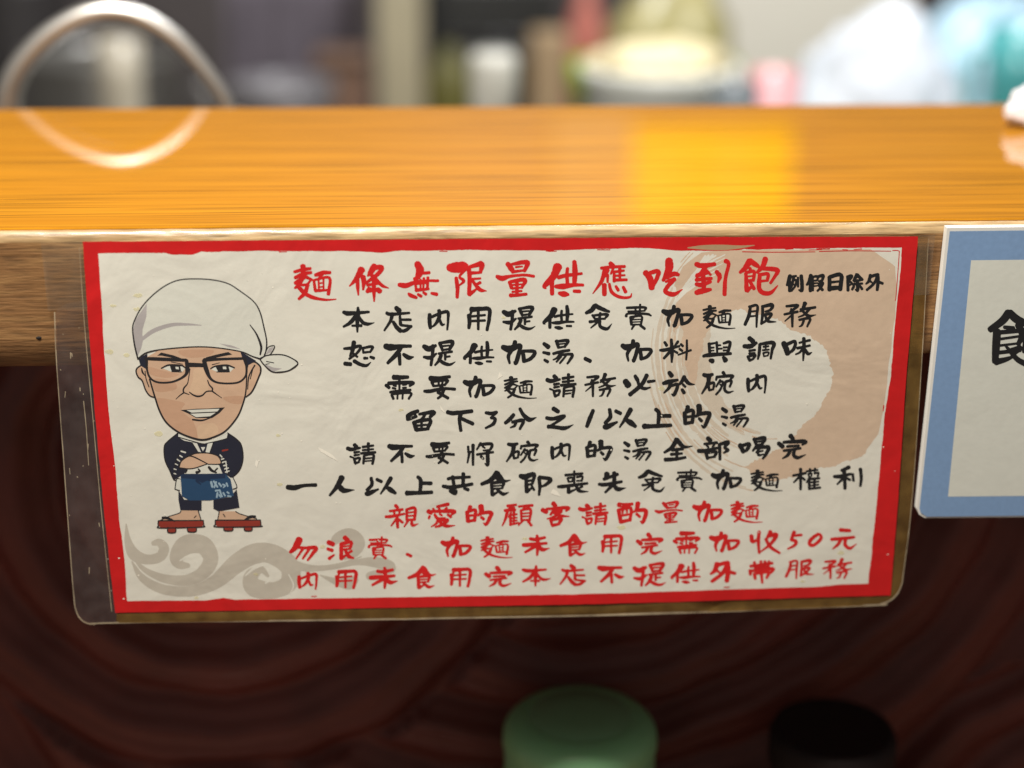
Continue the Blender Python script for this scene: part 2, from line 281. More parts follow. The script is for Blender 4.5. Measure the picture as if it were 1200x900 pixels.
block(550, 508, 5.217, '''
將 22,65,16>22,188,14;-8,75,12>-6,108,14;-8,112,12>22,106,12;0,112,14>-12,175,10;70,55,14>45,95,10;60,65,14>135,60,16>125,95,14>85,100,10;80,75,10>95,85,10;45,125,12>145,110,14;110,105,18>112,185,18>95,180,8;70,135,14>85,150,14
食 170,235,26>130,280,24>75,305,20;170,240,26>210,285,18>250,280,5;165,272,12>180,282,12;130,300,14>205,292,18>200,330,14;140,318,9>200,312,9;140,335,10>200,330,10;135,300,16>140,370,22;140,370,18>175,352,10;170,340,14>205,365,18>240,355,5
即 310,255,22>340,260,28>395,245,22>385,300,16;345,270,16>350,350,24;355,285,12>390,280,12;355,308,12>385,303,12;350,350,20>385,325,10;380,315,12>395,340,14;425,265,18>430,320,18>425,370,14;425,262,16>495,275,20>470,305,18>440,320,12
喪 585,250,14>690,240,16;640,225,12>640,310,14;600,268,13>605,290,12;600,268,12>630,265,12>628,288,12;655,262,12>690,258,12>685,285,14;655,285,10>688,283,10;605,290,10>630,288,10;540,320,14>580,318,20>720,300,16;605,315,18>605,355,22;605,355,18>650,335,10;650,310,14>670,345,20>725,350,5;690,318,14>665,332,10
失 840,240,26>835,270,24;820,275,16>905,245,18;790,305,14>830,308,20>930,290,16;885,235,20>880,300,20>830,355,14;880,305,14>905,335,24>955,328,4
''')
block(780, 508, 5, '''
全 65,32,22>35,80,20>-8,108,14;65,34,22>105,75,18>158,72,4;35,95,14>100,88,16;30,120,14>95,115,14;65,90,16>65,145,16;-5,150,18>50,148,18>115,138,16
部 245,25,20>262,40,24;225,60,12>300,52,16;240,65,12>250,80,12;285,62,12>275,78,12;190,100,18>230,100,20>305,82,14;235,110,16>245,145,18;240,112,12>295,105,16>285,135,16;245,140,12>285,135,12;315,60,16>318,150,16;315,62,14>365,50,20>345,80,14>365,95,18>340,112,10
喝 435,65,22>455,105,24;445,70,14>490,60,18>475,95,18>460,105,10;520,30,20>530,65,16;525,32,12>580,25,20>565,60,16;530,48,10>565,44,10;530,68,12>570,60,12;530,75,14>510,100,12;520,85,12>600,78,20>590,115,18>570,145,14;555,80,12>530,110,10;540,105,10>570,100,10;540,105,12>545,125,14>575,120,8
完 730,10,22>745,30,24;660,55,18>685,75,26;690,50,14>815,45,20>800,65,12;710,75,12>780,70,14;690,100,12>790,85,14;730,95,16>715,125,16>685,145,8;755,90,16>750,125,18>775,140,18>820,122,5
權 745,245,12>820,230,16;790,205,16>790,325,16;785,250,14>750,285,10;795,255,12>815,270,14;825,220,11>890,212,12;845,205,11>845,225,12;875,202,11>872,222,12;835,235,11>840,250,11;835,235,10>855,232,10>852,250,10;870,232,11>895,228,11>890,248,12;845,255,14>825,285,10;840,270,14>840,325,14;845,265,13>900,260,14;845,285,11>895,280,11;845,303,11>895,298,11;840,322,12>905,315,14;872,260,14>870,318,14
利 1075,195,18>1030,215,16;985,250,14>1020,250,20>1085,235,14;1045,215,18>1050,320,18;1045,255,14>1005,295,10;1055,258,12>1080,270,14;1095,235,12>1100,275,14;1140,205,16>1145,260,16>1140,305,14
''')
block(330, 580, 5.217, '''
親 695,60,18>710,75,20;660,95,12>740,85,16;685,95,13>690,112,14;725,90,12>718,108,12;635,130,14>670,128,18>750,112,14;705,125,18>710,195,18;700,145,14>670,185,10;715,145,14>740,165,16;765,85,16>765,150,16;765,85,14>815,78,18>812,148,18;770,105,10>810,100,10;770,125,10>810,122,10;768,148,12>812,145,12;775,150,14>750,190,10;795,150,14>800,182,18>835,172,5
愛 1020,52,18>950,68,16;925,80,12>935,92,14;960,75,13>968,88,14;1010,75,14>995,90,14;895,95,24>915,108,20;900,98,14>1050,95,22>1040,115,14;905,125,14>900,140,14;935,115,14>955,140,18>1000,135,8;965,110,12>980,122,12;1015,115,14>1035,130,18;960,140,18>945,170,14>915,190,8;955,155,12>1015,148,18>975,180,18>940,192,12;965,160,14>1005,185,20>1060,182,5
勿 110,268,34>85,315,30>55,345,20;95,315,14>140,320,14>210,320,22>190,355,18>160,395,12;130,325,14>90,385,10;170,325,14>130,385,12
浪 285,285,22>315,298,26;280,325,14>310,335,20;290,385,16>322,362,10;385,255,22>405,275,26;365,295,16>425,285,18>418,325,16;370,312,10>420,307,10;370,330,10>418,325,12;365,295,18>365,385,22;365,385,18>395,362,10;390,335,14>410,370,20>440,382,10;430,338,12>405,352,12
未 585,460,16>620,465,18>680,452,16;630,440,14>635,500,22>630,562,14;540,500,18>580,498,22>690,488,16;625,505,18>555,545,14;640,505,16>665,528,22>708,520,5
''')
block(550, 580, 5.217, '''
顧 230,62,14>285,55,16;215,90,16>280,85,16;240,75,12>275,72,12;235,85,18>220,140,16>200,183,8;255,100,12>240,130,12;250,115,14>250,178,16;250,118,12>290,112,12;252,138,11>290,133,11;252,155,11>290,150,11;248,175,14>300,165,14;272,95,14>272,170,12;300,65,12>385,58,18;340,65,12>325,85,12;315,88,14>318,150,16;315,88,12>372,82,18>368,150,16;320,108,10>368,104,10;320,126,10>368,123,10;318,148,12>368,145,12;325,150,14>300,180,10;355,150,14>378,180,18
客 510,45,22>525,60,24;445,85,22>470,98,24;470,80,12>600,72,18>590,92,12;525,75,18>495,115,14;515,95,14>560,90,18>520,125,14>475,140,8;515,100,14>550,120,18>610,125,5;495,145,14>505,178,16;500,148,12>560,138,18>545,170,18;505,180,16>550,170,14
酌 910,55,22>950,58,22>995,50,16;910,85,18>925,160,22;915,85,14>985,75,18>980,150,18;938,58,12>935,105,12;960,58,12>962,100,12;930,120,12>980,112,12;925,158,18>985,145,16;1030,45,24>1020,85,18>1000,100,10;1015,90,14>1078,92,22>1060,160,18>1045,155,8;1020,110,14>1040,128,16
''')
block(780, 580, 5.217, '''
收 522,245,20>530,280,20>560,268,10;570,220,16>565,280,18>570,350,14;640,220,20>615,265,14;620,250,14>675,240,22>640,295,16>575,345,8;610,265,14>640,315,18>695,350,14
5 785,222,18>765,270,16;785,245,12>830,240,14;765,270,14>795,280,18>785,305,16>745,325,10
0 930,235,14>885,270,18>880,300,18>910,300,16>948,262,18>940,238,16>925,235,12
元 1065,210,18>1125,215,18;1010,268,14>1050,265,18>1150,255,16;1070,268,16>1050,300,16>1020,325,8;1100,260,16>1095,300,18>1125,322,16>1165,295,4
帶 515,430,14>650,412,16;540,405,14>545,435,14;580,400,14>580,435,14;605,400,14>602,435,14;630,400,13>625,430,14;540,440,12>630,432,12;515,455,18>515,480,16;520,458,14>650,445,18>640,470,14;540,475,16>545,505,18;545,475,12>625,465,18>615,500,16;580,445,18>588,530,14
''')
def smooth_line(pts, n=5):
    if len(pts) < 3:
        (a, b) = pts[0], pts[-1]
        return [tuple(a[i]+(b[i]-a[i])*t/n for i in range(3)) for t in range(n+1)]
    P = [tuple(2*pts[0][i]-pts[1][i] for i in range(3))]+list(pts)+[tuple(2*pts[-1][i]-pts[-2][i] for i in range(3))]
    out = []
    for k in range(1, len(P)-2):
        for t in range(n):
            s = t/n
            out.append(tuple(0.5*(2*P[k][i]+(P[k+1][i]-P[k-1][i])*s+(2*P[k-1][i]-5*P[k][i]+4*P[k+1][i]-P[k+2][i])*s*s
                       + (3*P[k][i]-P[k-1][i]-3*P[k+1][i]+P[k+2][i])*s**3) for i in range(3)))
    out.append(pts[-1])
    return out
def stroke_poly(pts, jit=0.0, wk=1.0, n=5, cap=0.75):
    """outline of a brush stroke: rounded ends, swelling width"""
    q = smooth_line([p if len(p) > 2 else (*p, 6) for p in pts], n); L, Rr = [], []
    for i, p in enumerate(q):
        a, b = q[max(0, i-1)], q[min(len(q)-1, i+1)]
        dx, dy = b[0]-a[0], b[1]-a[1]; l = math.hypot(dx, dy) or 1
        nx, ny = -dy/l, dx/l; h = max(0.5, p[2]*wk/2)*(1.1-0.22*i/len(q))
        j1, j2 = (1+jit*random.uniform(-1, 1)), (1+jit*random.uniform(-1, 1))
        L.append((p[0]+nx*h*j1, p[1]+ny*h*j1)); Rr.append((p[0]-nx*h*j2, p[1]-ny*h*j2))
    def capp(p, dx, dy):
        l = math.hypot(dx, dy) or 1; dx, dy = dx/l, dy/l; h = max(0.5, p[2]*wk/2); out = []
        for t in (0.25, 0.5, 0.75):
            an = math.pi*t; out.append((p[0]+(-dy*math.cos(an))*h+dx*math.sin(an)*h*cap, p[1]+dx*math.cos(an)*h+dy*math.sin(an)*h*cap))
        return out
    e = capp(q[-1], q[-1][0]-q[-2][0], q[-1][1]-q[-2][1])
    s = capp(q[0], q[0][0]-q[1][0], q[0][1]-q[1][1])
    return L+e+Rr[::-1]+s
WK = {}
WK.update({c: 1.55 for c in '例假日除外'}); WK.update({c: 1.24 for c in '麵條無限量供應吃到飽'})
WK.update({'需': 1.12, '要': 1.15, '請': 1.15, '喪': 1.15, '權': 1.12, '愛': 1.12, '親': 1.12, '顧': 1.08, '麵': 1.16, '費': 1.12, '無': 1.2, '量': 1.15, '應': 1.15})
def glyph_polys(ch, wk=None):
    wk = wk or WK.get(ch, 1.24)
    ox, oy, k, strokes = GL[ch]
    ps = [stroke_poly(s, 0.07, wk) for s in strokes]
    return [[(ox+x/k, oy+y/k) for x, y in p] for p in ps]
def bbox(ps):
    xs = [x for p in ps for x, _ in p]; ys = [y for p in ps for _, y in p]
    return min(xs), min(ys), max(xs), max(ys)
def placed(ch, x0=None, y0=None, x1=None, y1=None):
    ps = glyph_polys(ch)
    if x0 is None: return ps
    a, b, c, d = bbox(ps); sx, sy = (x1-x0)/(c-a), (y1-y0)/(d-b)
    return [[(x0+(x-a)*sx, y0+(y-b)*sy) for x, y in p] for p in ps]
def Z(ox, oy, k, ch, x0, x1, y0, y1):
    return placed(ch, ox+x0/k, oy+y0/k, ox+x1/k, oy+y1/k)
def B6(c, *b): return Z(580, 350, 6.316, c, *b)
def B5(c, *b): return Z(395, 350, 6.316, c, *b)
def B7(c, *b): return Z(770, 350, 6.316, c, *b)
def B8(c, *b): return Z(440, 430, 5, c, *b)
def C1(c, *b): return Z(670, 430, 5, c, *b)
def C2(c, *b): return Z(330, 508, 5.217, c, *b)
def C3(c, *b): return Z(550, 508, 5.217, c, *b)
def C4(c, *b): return Z(780, 508, 5, c, *b)
def C5(c, *b): return Z(330, 580, 5.217, c, *b)
def C6(c, *b): return Z(550, 580, 5.217, c, *b)
def C7(c, *b): return Z(780, 580, 5.217, c, *b)
def H(s): return [p for c in s for p in [placed(c)]]
LINES = [
 ('heading_lettering', 'red', 'large red brush heading along the top', H('麵條無限量供應吃到飽')),
 ('note_lettering', 'ink', 'small heavy black note after the red heading', H('例假日除外')),
 ('lettering', 'ink', 'first black brush line under the heading', H('本店内用')+[B6('提', 48, 300, 48, 235), B6('供', 350, 590, 45, 230)]+H('免費')+[B7('加', 30, 272, 45, 212), B7('麵', 335, 580, 45, 225)]+H('服務')),
 ('lettering', 'ink', 'second black brush line', H('恕不提')+[B5('供', 930, 1165, 310, 490)]+H('加湯、')+[B6('加', 928, 1170, 298, 470)]+H('料與調味')),
 ('lettering', 'ink', 'third black brush line', H('需要')+[B8('加', 510, 705, 48, 180), B8('麵', 750, 945, 50, 185)]+H('請')+[C1('務', 72, 260, 32, 175)]+H('必於碗')+[C1('内', 1020, 1145, 38, 155)]),
 ('lettering', 'ink', 'short fourth black brush line', H('留下3分之1以上的')+[C1('湯', 872, 1040, 215, 355)]),
 ('lettering', 'ink', 'fifth black brush line', [C2('請', 393, 580, 50, 190), C2('不', 645, 815, 60, 180), C2('要', 878, 1060, 45, 185)]+H('將')+[C3('碗', 222, 425, 38, 178), C3('内', 492, 622, 50, 162), C3('的', 705, 878, 32, 165), C3('湯', 938, 1115, 25, 165)]+H('全部喝完')),
 ('lettering', 'ink', 'long last black brush line', H('一人')+[C2('以', 508, 705, 258, 380), C2('上', 752, 928, 252, 378)]+H('共食即喪失')+[C3('免', 1028, 1195, 215, 358), C4('費', 58, 215, 205, 340), C4('加', 262, 450, 205, 330), C4('麵', 495, 685, 208, 338)]+H('權利')),
 ('lettering', 'red', 'first red brush line under the black lines', H('親愛')+[placed('的', 544.7, 589.6, 578.4, 615.5)]+H('顧客')+[C6('請', 662, 850, 40, 180)]+H('酌')+[placed('量', 766.6, 585.7, 800, 612.6), C7('加', 160, 352, 30, 162), C7('麵', 393, 592, 32, 168)]),
 ('lettering', 'red', 'red brush line with the number 50', H('勿浪')+[C5('費', 525, 678, 248, 390), C5('、', 758, 800, 348, 378), C5('加', 970, 1165, 248, 378), C6('麵', 65, 265, 245, 380), C6('未', 318, 490, 235, 365), C6('食', 548, 718, 228, 370), C6('用', 800, 940, 232, 355), C6('完', 1015, 1185, 222, 360), C7('需', 40, 210, 215, 355), C7('加', 262, 455, 218, 345)]+H('收50元')),
 ('lettering', 'red', 'bottom red brush line above the border', [C5('内', 95, 225, 465, 575), C5('用', 325, 468, 450, 570)]+H('未')+[C5('食', 768, 945, 425, 570), C5('用', 1025, 1165, 435, 558), C6('完', 88, 265, 425, 555), C6('本', 318, 498, 420, 550), C6('店', 548, 712, 412, 548), C6('不', 778, 945, 422, 532), C6('提', 993, 1200, 400, 550), C7('供', 25, 212, 400, 535), C7('外', 265, 430, 395, 530)]+H('帶')+[C7('服', 725, 905, 385, 510), C7('務', 955, 1140, 380, 510)]),
]
# ---------------------------------------------------------------- flat printed work: union of outlines, laid on the slightly wavy sheet
def hull(pts):
    pts = sorted(set(pts))
    if len(pts) < 3: return pts
    def half(ps):
        h = []
        for p in ps:
            while len(h) > 1 and (h[-1][0]-h[-2][0])*(p[1]-h[-2][1])-(h[-1][1]-h[-2][1])*(p[0]-h[-2][0]) <= 0: h.pop()
            h.append(p)
        return h
    a, b = half(pts), half(pts[::-1]); return a[:-1]+b[:-1]
def pieces(poly):
    """a stroke outline (left side, cap, right side, cap) as convex pieces"""
    n = (len(poly)-6)//2; L = poly[:n]; e = poly[n:n+3]; Rr = poly[n+3:2*n+3][::-1]; s = poly[2*n+3:]
    out = [hull([L[i], L[i+1], Rr[i+1], Rr[i]]) for i in range(n-1)]
    for i in range(1, n-1):
        cx, cy = (L[i][0]+Rr[i][0])/2, (L[i][1]+Rr[i][1])/2; r = math.hypot(L[i][0]-cx, L[i][1]-cy)*0.97
        out.append([(cx+r*math.cos(k*math.pi/4+.2), cy+r*math.sin(k*math.pi/4+.2)) for k in range(8)])
    out.append(hull([L[-1], *e, Rr[-1]])); out.append(hull([L[0], *s, Rr[0]]))
    return [p for p in out if len(p) > 2]
def union(polys, lattice=0, cut=None):
    vs, fs = [], []
    for p in polys:
        ar = sum(p[i][0]*p[(i+1) % len(p)][1]-p[(i+1) % len(p)][0]*p[i][1] for i in range(len(p)))
        if abs(ar) < 1e-3: continue
        if ar < 0: p = p[::-1]
        fs.append(list(range(len(vs), len(vs)+len(p)))); vs += [Vector(q) for q in p]
    if lattice:
        x0, y0, x1, y1 = bbox(polys)
        nx, ny = int((x1-x0)/lattice), int((y1-y0)/lattice)
        for i in range(1, nx+1):
            for j in range(1, ny+1): vs.append(Vector((x0+(i+.31*(j % 2))*lattice, y0+(j-.5)*lattice)))
    if len(polys) == 1 and len(polys[0]) > 40:      # one long torn outline: sort the triangles by even-odd
        P = polys[0]; n = len(P)
        r = delaunay_2d_cdt(vs, [(i, (i+1) % n) for i in range(n)], [], 0, 1e-4)
        def inside(f):
            x = sum(r[0][i].x for i in f)/3; y = sum(r[0][i].y for i in f)/3; c = False
            for (a, b), (u, v) in zip(P, P[1:]+P[:1]):
                if (b > y) != (v > y) and x < a+(u-a)*(y-b)/(v-b): c = not c
            return c
        return r[0], [f for f in r[2] if len(f) == 3 and inside(f)]
    r = delaunay_2d_cdt(vs, [], fs, 1, 1e-4)
    return r[0], [f for f, o in zip(r[2], r[5]) if o and (cut is None or cut not in o)]
SHEET_Y = -0.0014
def wave(x, z):
    """how far the laminated sheet stands off the flat, metres"""
    top = max(0.0, min(1.0, (z+0.16)/0.16))
    a = 0.00012*math.sin(x*47+z*21+1)+0.0001*math.sin(z*62-x*13)
    return -(a + 0.0011*(1-top)**2*(1+0.6*math.sin(x*19+.5)))
def on_sheet(px, py, layer, base=SHEET_Y, wavy=True):
    p = at(px, py, base)
    return Vector((p.x, base+(wave(p.x, p.z) if wavy else 0)-layer*6e-6, p.z))
def flat_bm(groups, layer, lattice=0, base=SHEET_Y, wavy=True, bm=None, cut=None):
    """groups: lists of outlines in photo pixels; each group is merged into one region"""
    bm = bm or bmesh.new()
    for g in groups:
        vs, fs = union(g, lattice, cut); used = sorted({i for f in fs for i in f})
        mp = {i: bm.verts.new(on_sheet(vs[i].x, vs[i].y, layer, base, wavy)) for i in used}
        for f in fs:
            try: bm.faces.new([mp[i] for i in f])
            except ValueError: pass
    return bm
def flat_part(name, groups, layer, m, parent, lattice=0, base=SHEET_Y, wavy=True, cut=None):
    bm = flat_bm(groups, layer, lattice, base, wavy, None, cut)
    me = bpy.data.meshes.new(name)
    bmesh.ops.translate(bm, verts=bm.verts, vec=-world_loc(parent))
    bm.normal_update()
    for f in bm.faces:
        if f.normal.y > 0: f.normal_flip()
    bm.to_mesh(me); bm.free(); me.polygons.foreach_set('use_smooth', [True]*len(me.polygons))
    return link(name, me, m, parent)
def S(ox, oy, k, text, wk=1.0, jit=0.0):
    """strokes in a zoom grid -> convex pieces in photo pixels"""
    out = []
    for s in text.replace(' ', '').split(';'):
        if not s: continue
        pts = [tuple(float(q) for q in p.split(',')) for p in s.split('>')]
        out += [[(ox+x/k, oy+y/k) for x, y in pc] for pc in pieces(stroke_poly(pts, jit, wk, 7))]
    return out
def PG(ox, oy, k, text, smooth=False):
    """closed outlines in a zoom grid -> photo pixels"""
    out = []
    for s in text.replace(' ', '').split(';'):
        if not s: continue
        p = [tuple(float(q) for q in c.split(',')) for c in s.split('>')]
        if smooth:
            P = [p[-1]]+p+[p[0], p[1]]; q = []
            for i in range(1, len(P)-2):
                for t in range(5):
                    u = t/5; q.append(tuple(0.5*(2*P[i][j]+(P[i+1][j]-P[i-1][j])*u+(2*P[i-1][j]-5*P[i][j]+4*P[i+1][j]-P[i+2][j])*u*u+(3*P[i][j]-P[i-1][j]-3*P[i+1][j]+P[i+2][j])*u**3) for j in range(2)))
            p = q
        out.append([(ox+x/k, oy+y/k) for x, y in p])
    return out
def ragged(pts, step, amp, seed):
    """polyline with a torn, brushed edge"""
    out = []
    for (a, b), (c, d) in zip(pts, pts[1:]):
        l = math.hypot(c-a, d-b); n = max(1, int(l/step)); nx, ny = -(d-b)/l, (c-a)/l
        for i in range(n):
            t = i/n; x, y = a+(c-a)*t, b+(d-b)*t
            e = amp*(noise.noise(Vector((x*.05, y*.05, seed)))*1.1+noise.noise(Vector((x*.3, y*.3, seed+5)))*.6)
            out.append((x+nx*e, y+ny*e))
    return out+[pts[-1]]
# ---------------------------------------------------------------- the ledge of the counter
T, DEPTH = 0.0514, 0.2345
M_TOP = wood('varnished_orange_wood', [(0.2, (0.33, 0.125, 0.004)), (0.5, (0.45, 0.182, 0.007)), (0.8, (0.52, 0.225, 0.011))], 2.6, 120, 0.45, 0.9, 0.03, 0.5, 0.035, 0.0)
M_FRONT = wood('bare_brown_wood', [(0.2, (0.12, 0.052, 0.012)), (0.5, (0.25, 0.122, 0.042)), (0.8, (0.39, 0.22, 0.08))], 22, 210, 0.62, 0, 0.5, 0.45)
M_RIM = wood('worn_wood_rim', [(0.25, (0.20, 0.11, 0.045)), (0.5, (0.43, 0.29, 0.14)), (0.8, (0.58, 0.45, 0.27))], 16, 160, 0.45, 0.15, 0.5, 0.45)
ledge = empty('counter_ledge', (0, 0, -T), 'thick orange wooden counter ledge with glossy top and worn brown front edge', 'counter')
X0, X1 = -0.62, 0.66
def grid_strip(prof, n, jit):
    """profile (y, z) swept along x with a little wear"""
    bm = bmesh.new(); rows = []
    for i in range(n+1):
        x = X0+(X1-X0)*i/n; row = []
        for (y, z, k) in prof:
            a = noise.noise(Vector((x*90, y*300, z*300)))*0.6+noise.noise(Vector((x*21, 3, z*120)))*0.6+noise.noise(Vector((x*260, y*200, z*500)))*0.4
            row.append(bm.verts.new((x, y+jit*k*a, z-abs(jit*k*a))))
        rows.append(row)
    for a, b in zip(rows, rows[1:]):
        for j in range(len(prof)-1): bm.faces.new((a[j], b[j], b[j+1], a[j+1]))
    return bm
RY, RZ = 0.0030, 0.0042
part('varnished_top', grid_strip([(RY, -0.0011, 0), (RY, -0.0001, 0), (RY+.0006, 0.0003, 0), (RY+.004, 0.0003, 0), (DEPTH*.5, 0.0003, 0), (DEPTH-.002, 0.0003, 0), (DEPTH, -0.0016, 0), (DEPTH, -T, 0)], 60, 0), M_TOP, ledge, False)
part('worn_rim', grid_strip([(RY+.001, -0.0012, 0), (RY+.0002, -0.00045, .3), (RY*.75, -0.0004, 1), (RY*.45, -0.0010, 1), (RY*.18, -0.0021, 1), (0.0001, -0.0034, .8), (0, -RZ, .2)], 900, 0.0004), M_RIM, ledge)
part('front_face', grid_strip([(0, -RZ, .2), (0, -.012, .1), (0, -.025, .1), (0, -.04, .1), (0, -T+.0018, .2), (.0018, -T, .2), (.08, -T, 0), (DEPTH-.002, -T, 0)], 700, 0.0003), M_FRONT, ledge)
knot = lump(at(46, 396, 0)+Vector((0, .0002, 0)), .0011, .0006, .0008, .3, 2, 4, 2)
part('nail_hole', knot, mat('dark_hole', (0.01, 0.006, 0.004), 0.9), ledge)

# ---------------------------------------------------------------- the notice
M_PAPER = printed('cream_paper', (0.715, 0.695, 0.605), 0.08, 90)
M_RED = printed('red_border_ink', (0.56, 0.009, 0.010), 0.18, 120)
M_INKRED = printed('red_brush_ink', (0.60, 0.014, 0.014), 0.2, 250)
M_INK = printed('black_brush_ink', (0.012, 0.012, 0.013), 0.2, 700)
M_WASH = printed('peach_brush_wash', (0.615, 0.465, 0.335), 0.07, 300)
M_WASH2 = printed('thin_peach_wash', (0.635, 0.555, 0.44), 0.05, 300)
M_CLOUD = printed('taupe_cloud_ink', (0.51, 0.47, 0.39), 0.05, 400)
nb = at(590, 708, SHEET_Y)
notice = empty('laminated_notice', (nb.x, SHEET_Y, nb.z), 'laminated notice with ragged red border, brush lettering and a cartoon cook, hanging from the ledge', 'notice')
QTL, QTR, QBR, QBL = (97, 283), (1076, 277), (1043, 697), (135, 718)
outer_l = ragged([QBL, (122, 600), (111, 480), (103, 370), QTL], 6, 0.5, 1)
outer = ragged([QTL, (400, 281), (800, 278), QTR], 8, .4, 2)[:-1]+ragged([QTR, (1062, 440), (1052, 590), QBR], 8, .4, 3)[:-1]+ragged([QBR, (800, 703), (450, 711), QBL], 8, .4, 4)[:-1]+outer_l[:-1]
inner_top = ragged([(115, 296.5), (192, 296), (202, 298.5), (226, 298.5), (236, 295), (300, 294), (420, 294.5), (445, 296), (470, 294), (560, 293), (640, 293.5), (760, 290.5), (800, 294), (865, 293.5), (872, 292), (960, 291), (1057, 290)], 3, 0.7, 5)
inner_r = ragged([(1057, 290), (1054, 330), (1049, 372), (1044, 440), (1038, 475), (1033, 525), (1026, 600), (1017, 683)], 3, 0.7, 6)
inner_b = ragged([(1017, 683), (985, 684), (955, 687), (860, 689), (760, 692), (640, 695), (540, 697), (440, 699), (380, 700), (275, 702), (262, 700), (240, 703), (149, 704)], 3, 0.35, 7)
inner_l = ragged([(149, 704), (146, 655), (140, 610), (135, 545), (128, 490), (122, 412), (119, 352), (115, 296.5)], 3, 0.5, 8)
flat_part('paper_sheet', [[outer]], 0, M_PAPER, notice, 9)
inn = inner_top[:-1]+inner_r[:-1]+inner_b[:-1]+inner_l[:-1]
border = flat_part('red_border', [[outer, inn]], 3, M_RED, notice, 9, SHEET_Y, True, 1)
flecks = []
for k in range(60):
    s = random.random()
    i = random.randrange(2, len(inn)-8)
    if not (inn[i][1] < 300 and inn[i][0] > 640 or inn[i][0] > 1030 and random.random() < .3 or random.random() < .08): continue
    a, b = inn[i], inn[i+random.choice([2, 3, 5])]
    cx, cy = 590, 490; d = random.uniform(.4, 2.6)
    f = lambda p: (p[0]+(d if p[0] < 200 else -d if p[0] > 1000 else 0), p[1]+(d if p[1] < 320 else -d if p[1] > 670 else 0), random.uniform(.6, 1.5))
    flecks += pieces(stroke_poly([f(a), f(b)], 0, 1, 3))
flat_part('red_border_flecks', [flecks], 2.5, M_RED, notice)['kind'] = 'stuff'

# peach ring of dry brush
edge_in = ragged([(893, 566), (886, 556), (872, 546), (900, 534), (926, 520), (934, 505), (948, 492), (962, 476), (972, 455), (975, 436), (973, 420), (962, 405), (944, 392), (928, 386), (910, 375), (890, 367), (866, 363), (846, 367), (833, 379), (825, 396), (820, 418), (818, 440), (812, 452), (805, 430), (799, 405), (797, 382), (790, 400), (787, 375), (794, 350), (790, 335)], 1.6, 4.2, 21)
edge_out = ragged([(790, 335), (800, 312), (822, 296), (845, 293), (900, 293), (1020, 292), (1049, 312), (1051, 345), (1046, 392), (1040, 440), (1036, 478), (1029, 508), (1013, 530)], 4, .8, 22)
edge_low = ragged([(1013, 530), (996, 541), (975, 546), (958, 550), (940, 556), (922, 560), (905, 563), (893, 566)], 1.6, 3.5, 23)
body = [edge_in[:-1]+edge_out[:-1]+edge_low[:-1]]
flat_part('ink_wash', [body], 1.0, M_WASH, notice, 12)
tris = PG(0, 0, 1, '1026,292>1055,291>1053,316')
flat_part('bare_paper_corner', [tris], 1.7, M_PAPER, notice)
st = []
for r, a0, a1, wd in [(80, 140, 238, 12), (86, 150, 262, 6), (92, 140, 250, 5), (101, 135, 240, 7), (108, 150, 255, 3), (114, 130, 235, 4), (120, 160, 245, 5), (127, 125, 215, 2.5), (133, 150, 250, 4), (139, 170, 255, 2), (145, 190, 258, 3)]:
    pts = []
    for k in range(9):
        an = math.radians(a0+(a1-a0)*k/8); tw = wd*(0.35+math.sin(math.pi*(k+.6)/9.2))
        pts.append((903+r*math.cos(an)+random.uniform(-.8, .8), 412-r*math.sin(an-math.pi)*-1.12, tw))
    st += pieces(stroke_poly(pts, .3, 1, 6))
st = [p for p in st if min(q[1] for q in p) > 295]
flat_part('brush_streaks', [st], 0.8, M_WASH2, notice, 12)
st2 = []
for k in range(26):
    a = random.uniform(200, 262) if k < 14 else random.uniform(120, 200); r = random.uniform(78, 150); ln = random.uniform(5, 20)
    st2 += pieces(stroke_poly([(903+r*math.cos(math.radians(a+ln*t/4)), 412-1.12*r*math.sin(math.radians(a+ln*t/4)), random.uniform(.6, 1.8)) for t in range(5)], .3, 1, 3))
st2 = [p for p in st2 if min(q[1] for q in p) > 295]
flat_part('dry_brush_hairs', [st2], 1.25, M_WASH, notice)
st3 = []
for k in range(9):
    x = 792+k*4.5+random.uniform(-2, 2); y = 352-k*6.5
    st3 += pieces(stroke_poly([(x-10, y+16, .8), (x, y, 2.2), (x+20, y-17, 2.6), (x+45, y-30, .8)], .3, 1, 5))
st3 = [p for p in st3 if min(q[1] for q in p) > 297]
flat_part('bare_brush_gaps', [st3], 1.5, M_PAPER, notice)

# taupe cloud scroll
ck = (140, 600, 3.529)
cl = S(*ck, '28,48,4>36,120,28>62,175,48>115,195,40>165,185,44>185,150,44>165,125,36>140,128,22;60,190,8>105,238,20>190,275,34>285,280,46>350,245,56>378,190,64>345,135,78>275,135,84>238,185,66>250,215,44>285,220,22;52,205,6>95,272,28>180,318,38>300,325,42>400,285,58>480,215,76>560,170,84>640,175,84>705,225,84>700,290,76>640,320,70>560,310,84>545,265,66>585,235,34>615,262,14;700,215,50>800,228,22>900,215,12>1000,182,5;770,240,10>880,228,14>980,205,24>1060,205,44>1120,225,52>1100,245,20;880,128,22>905,105,44>950,100,70>985,125,64>965,165,50>930,190,14;830,258,4>900,285,30>950,290,56>975,275,34;1030,262,30>1065,258,40>1085,268,14')
flat_part('cloud_scroll', [cl], 2, M_CLOUD, notice, 12)
gaps = S(*ck, '250,200,5>285,184,13>316,200,15>322,226,12>290,248,8>255,246,4; 520,262,4>560,228,12>600,214,16>632,232,16>634,268,12>604,292,6;135,148,5>150,150,8>158,165,4;700,255,4>720,300,5>705,335,3')
flat_part('cloud_gaps', [gaps], 2.4, M_PAPER, notice)

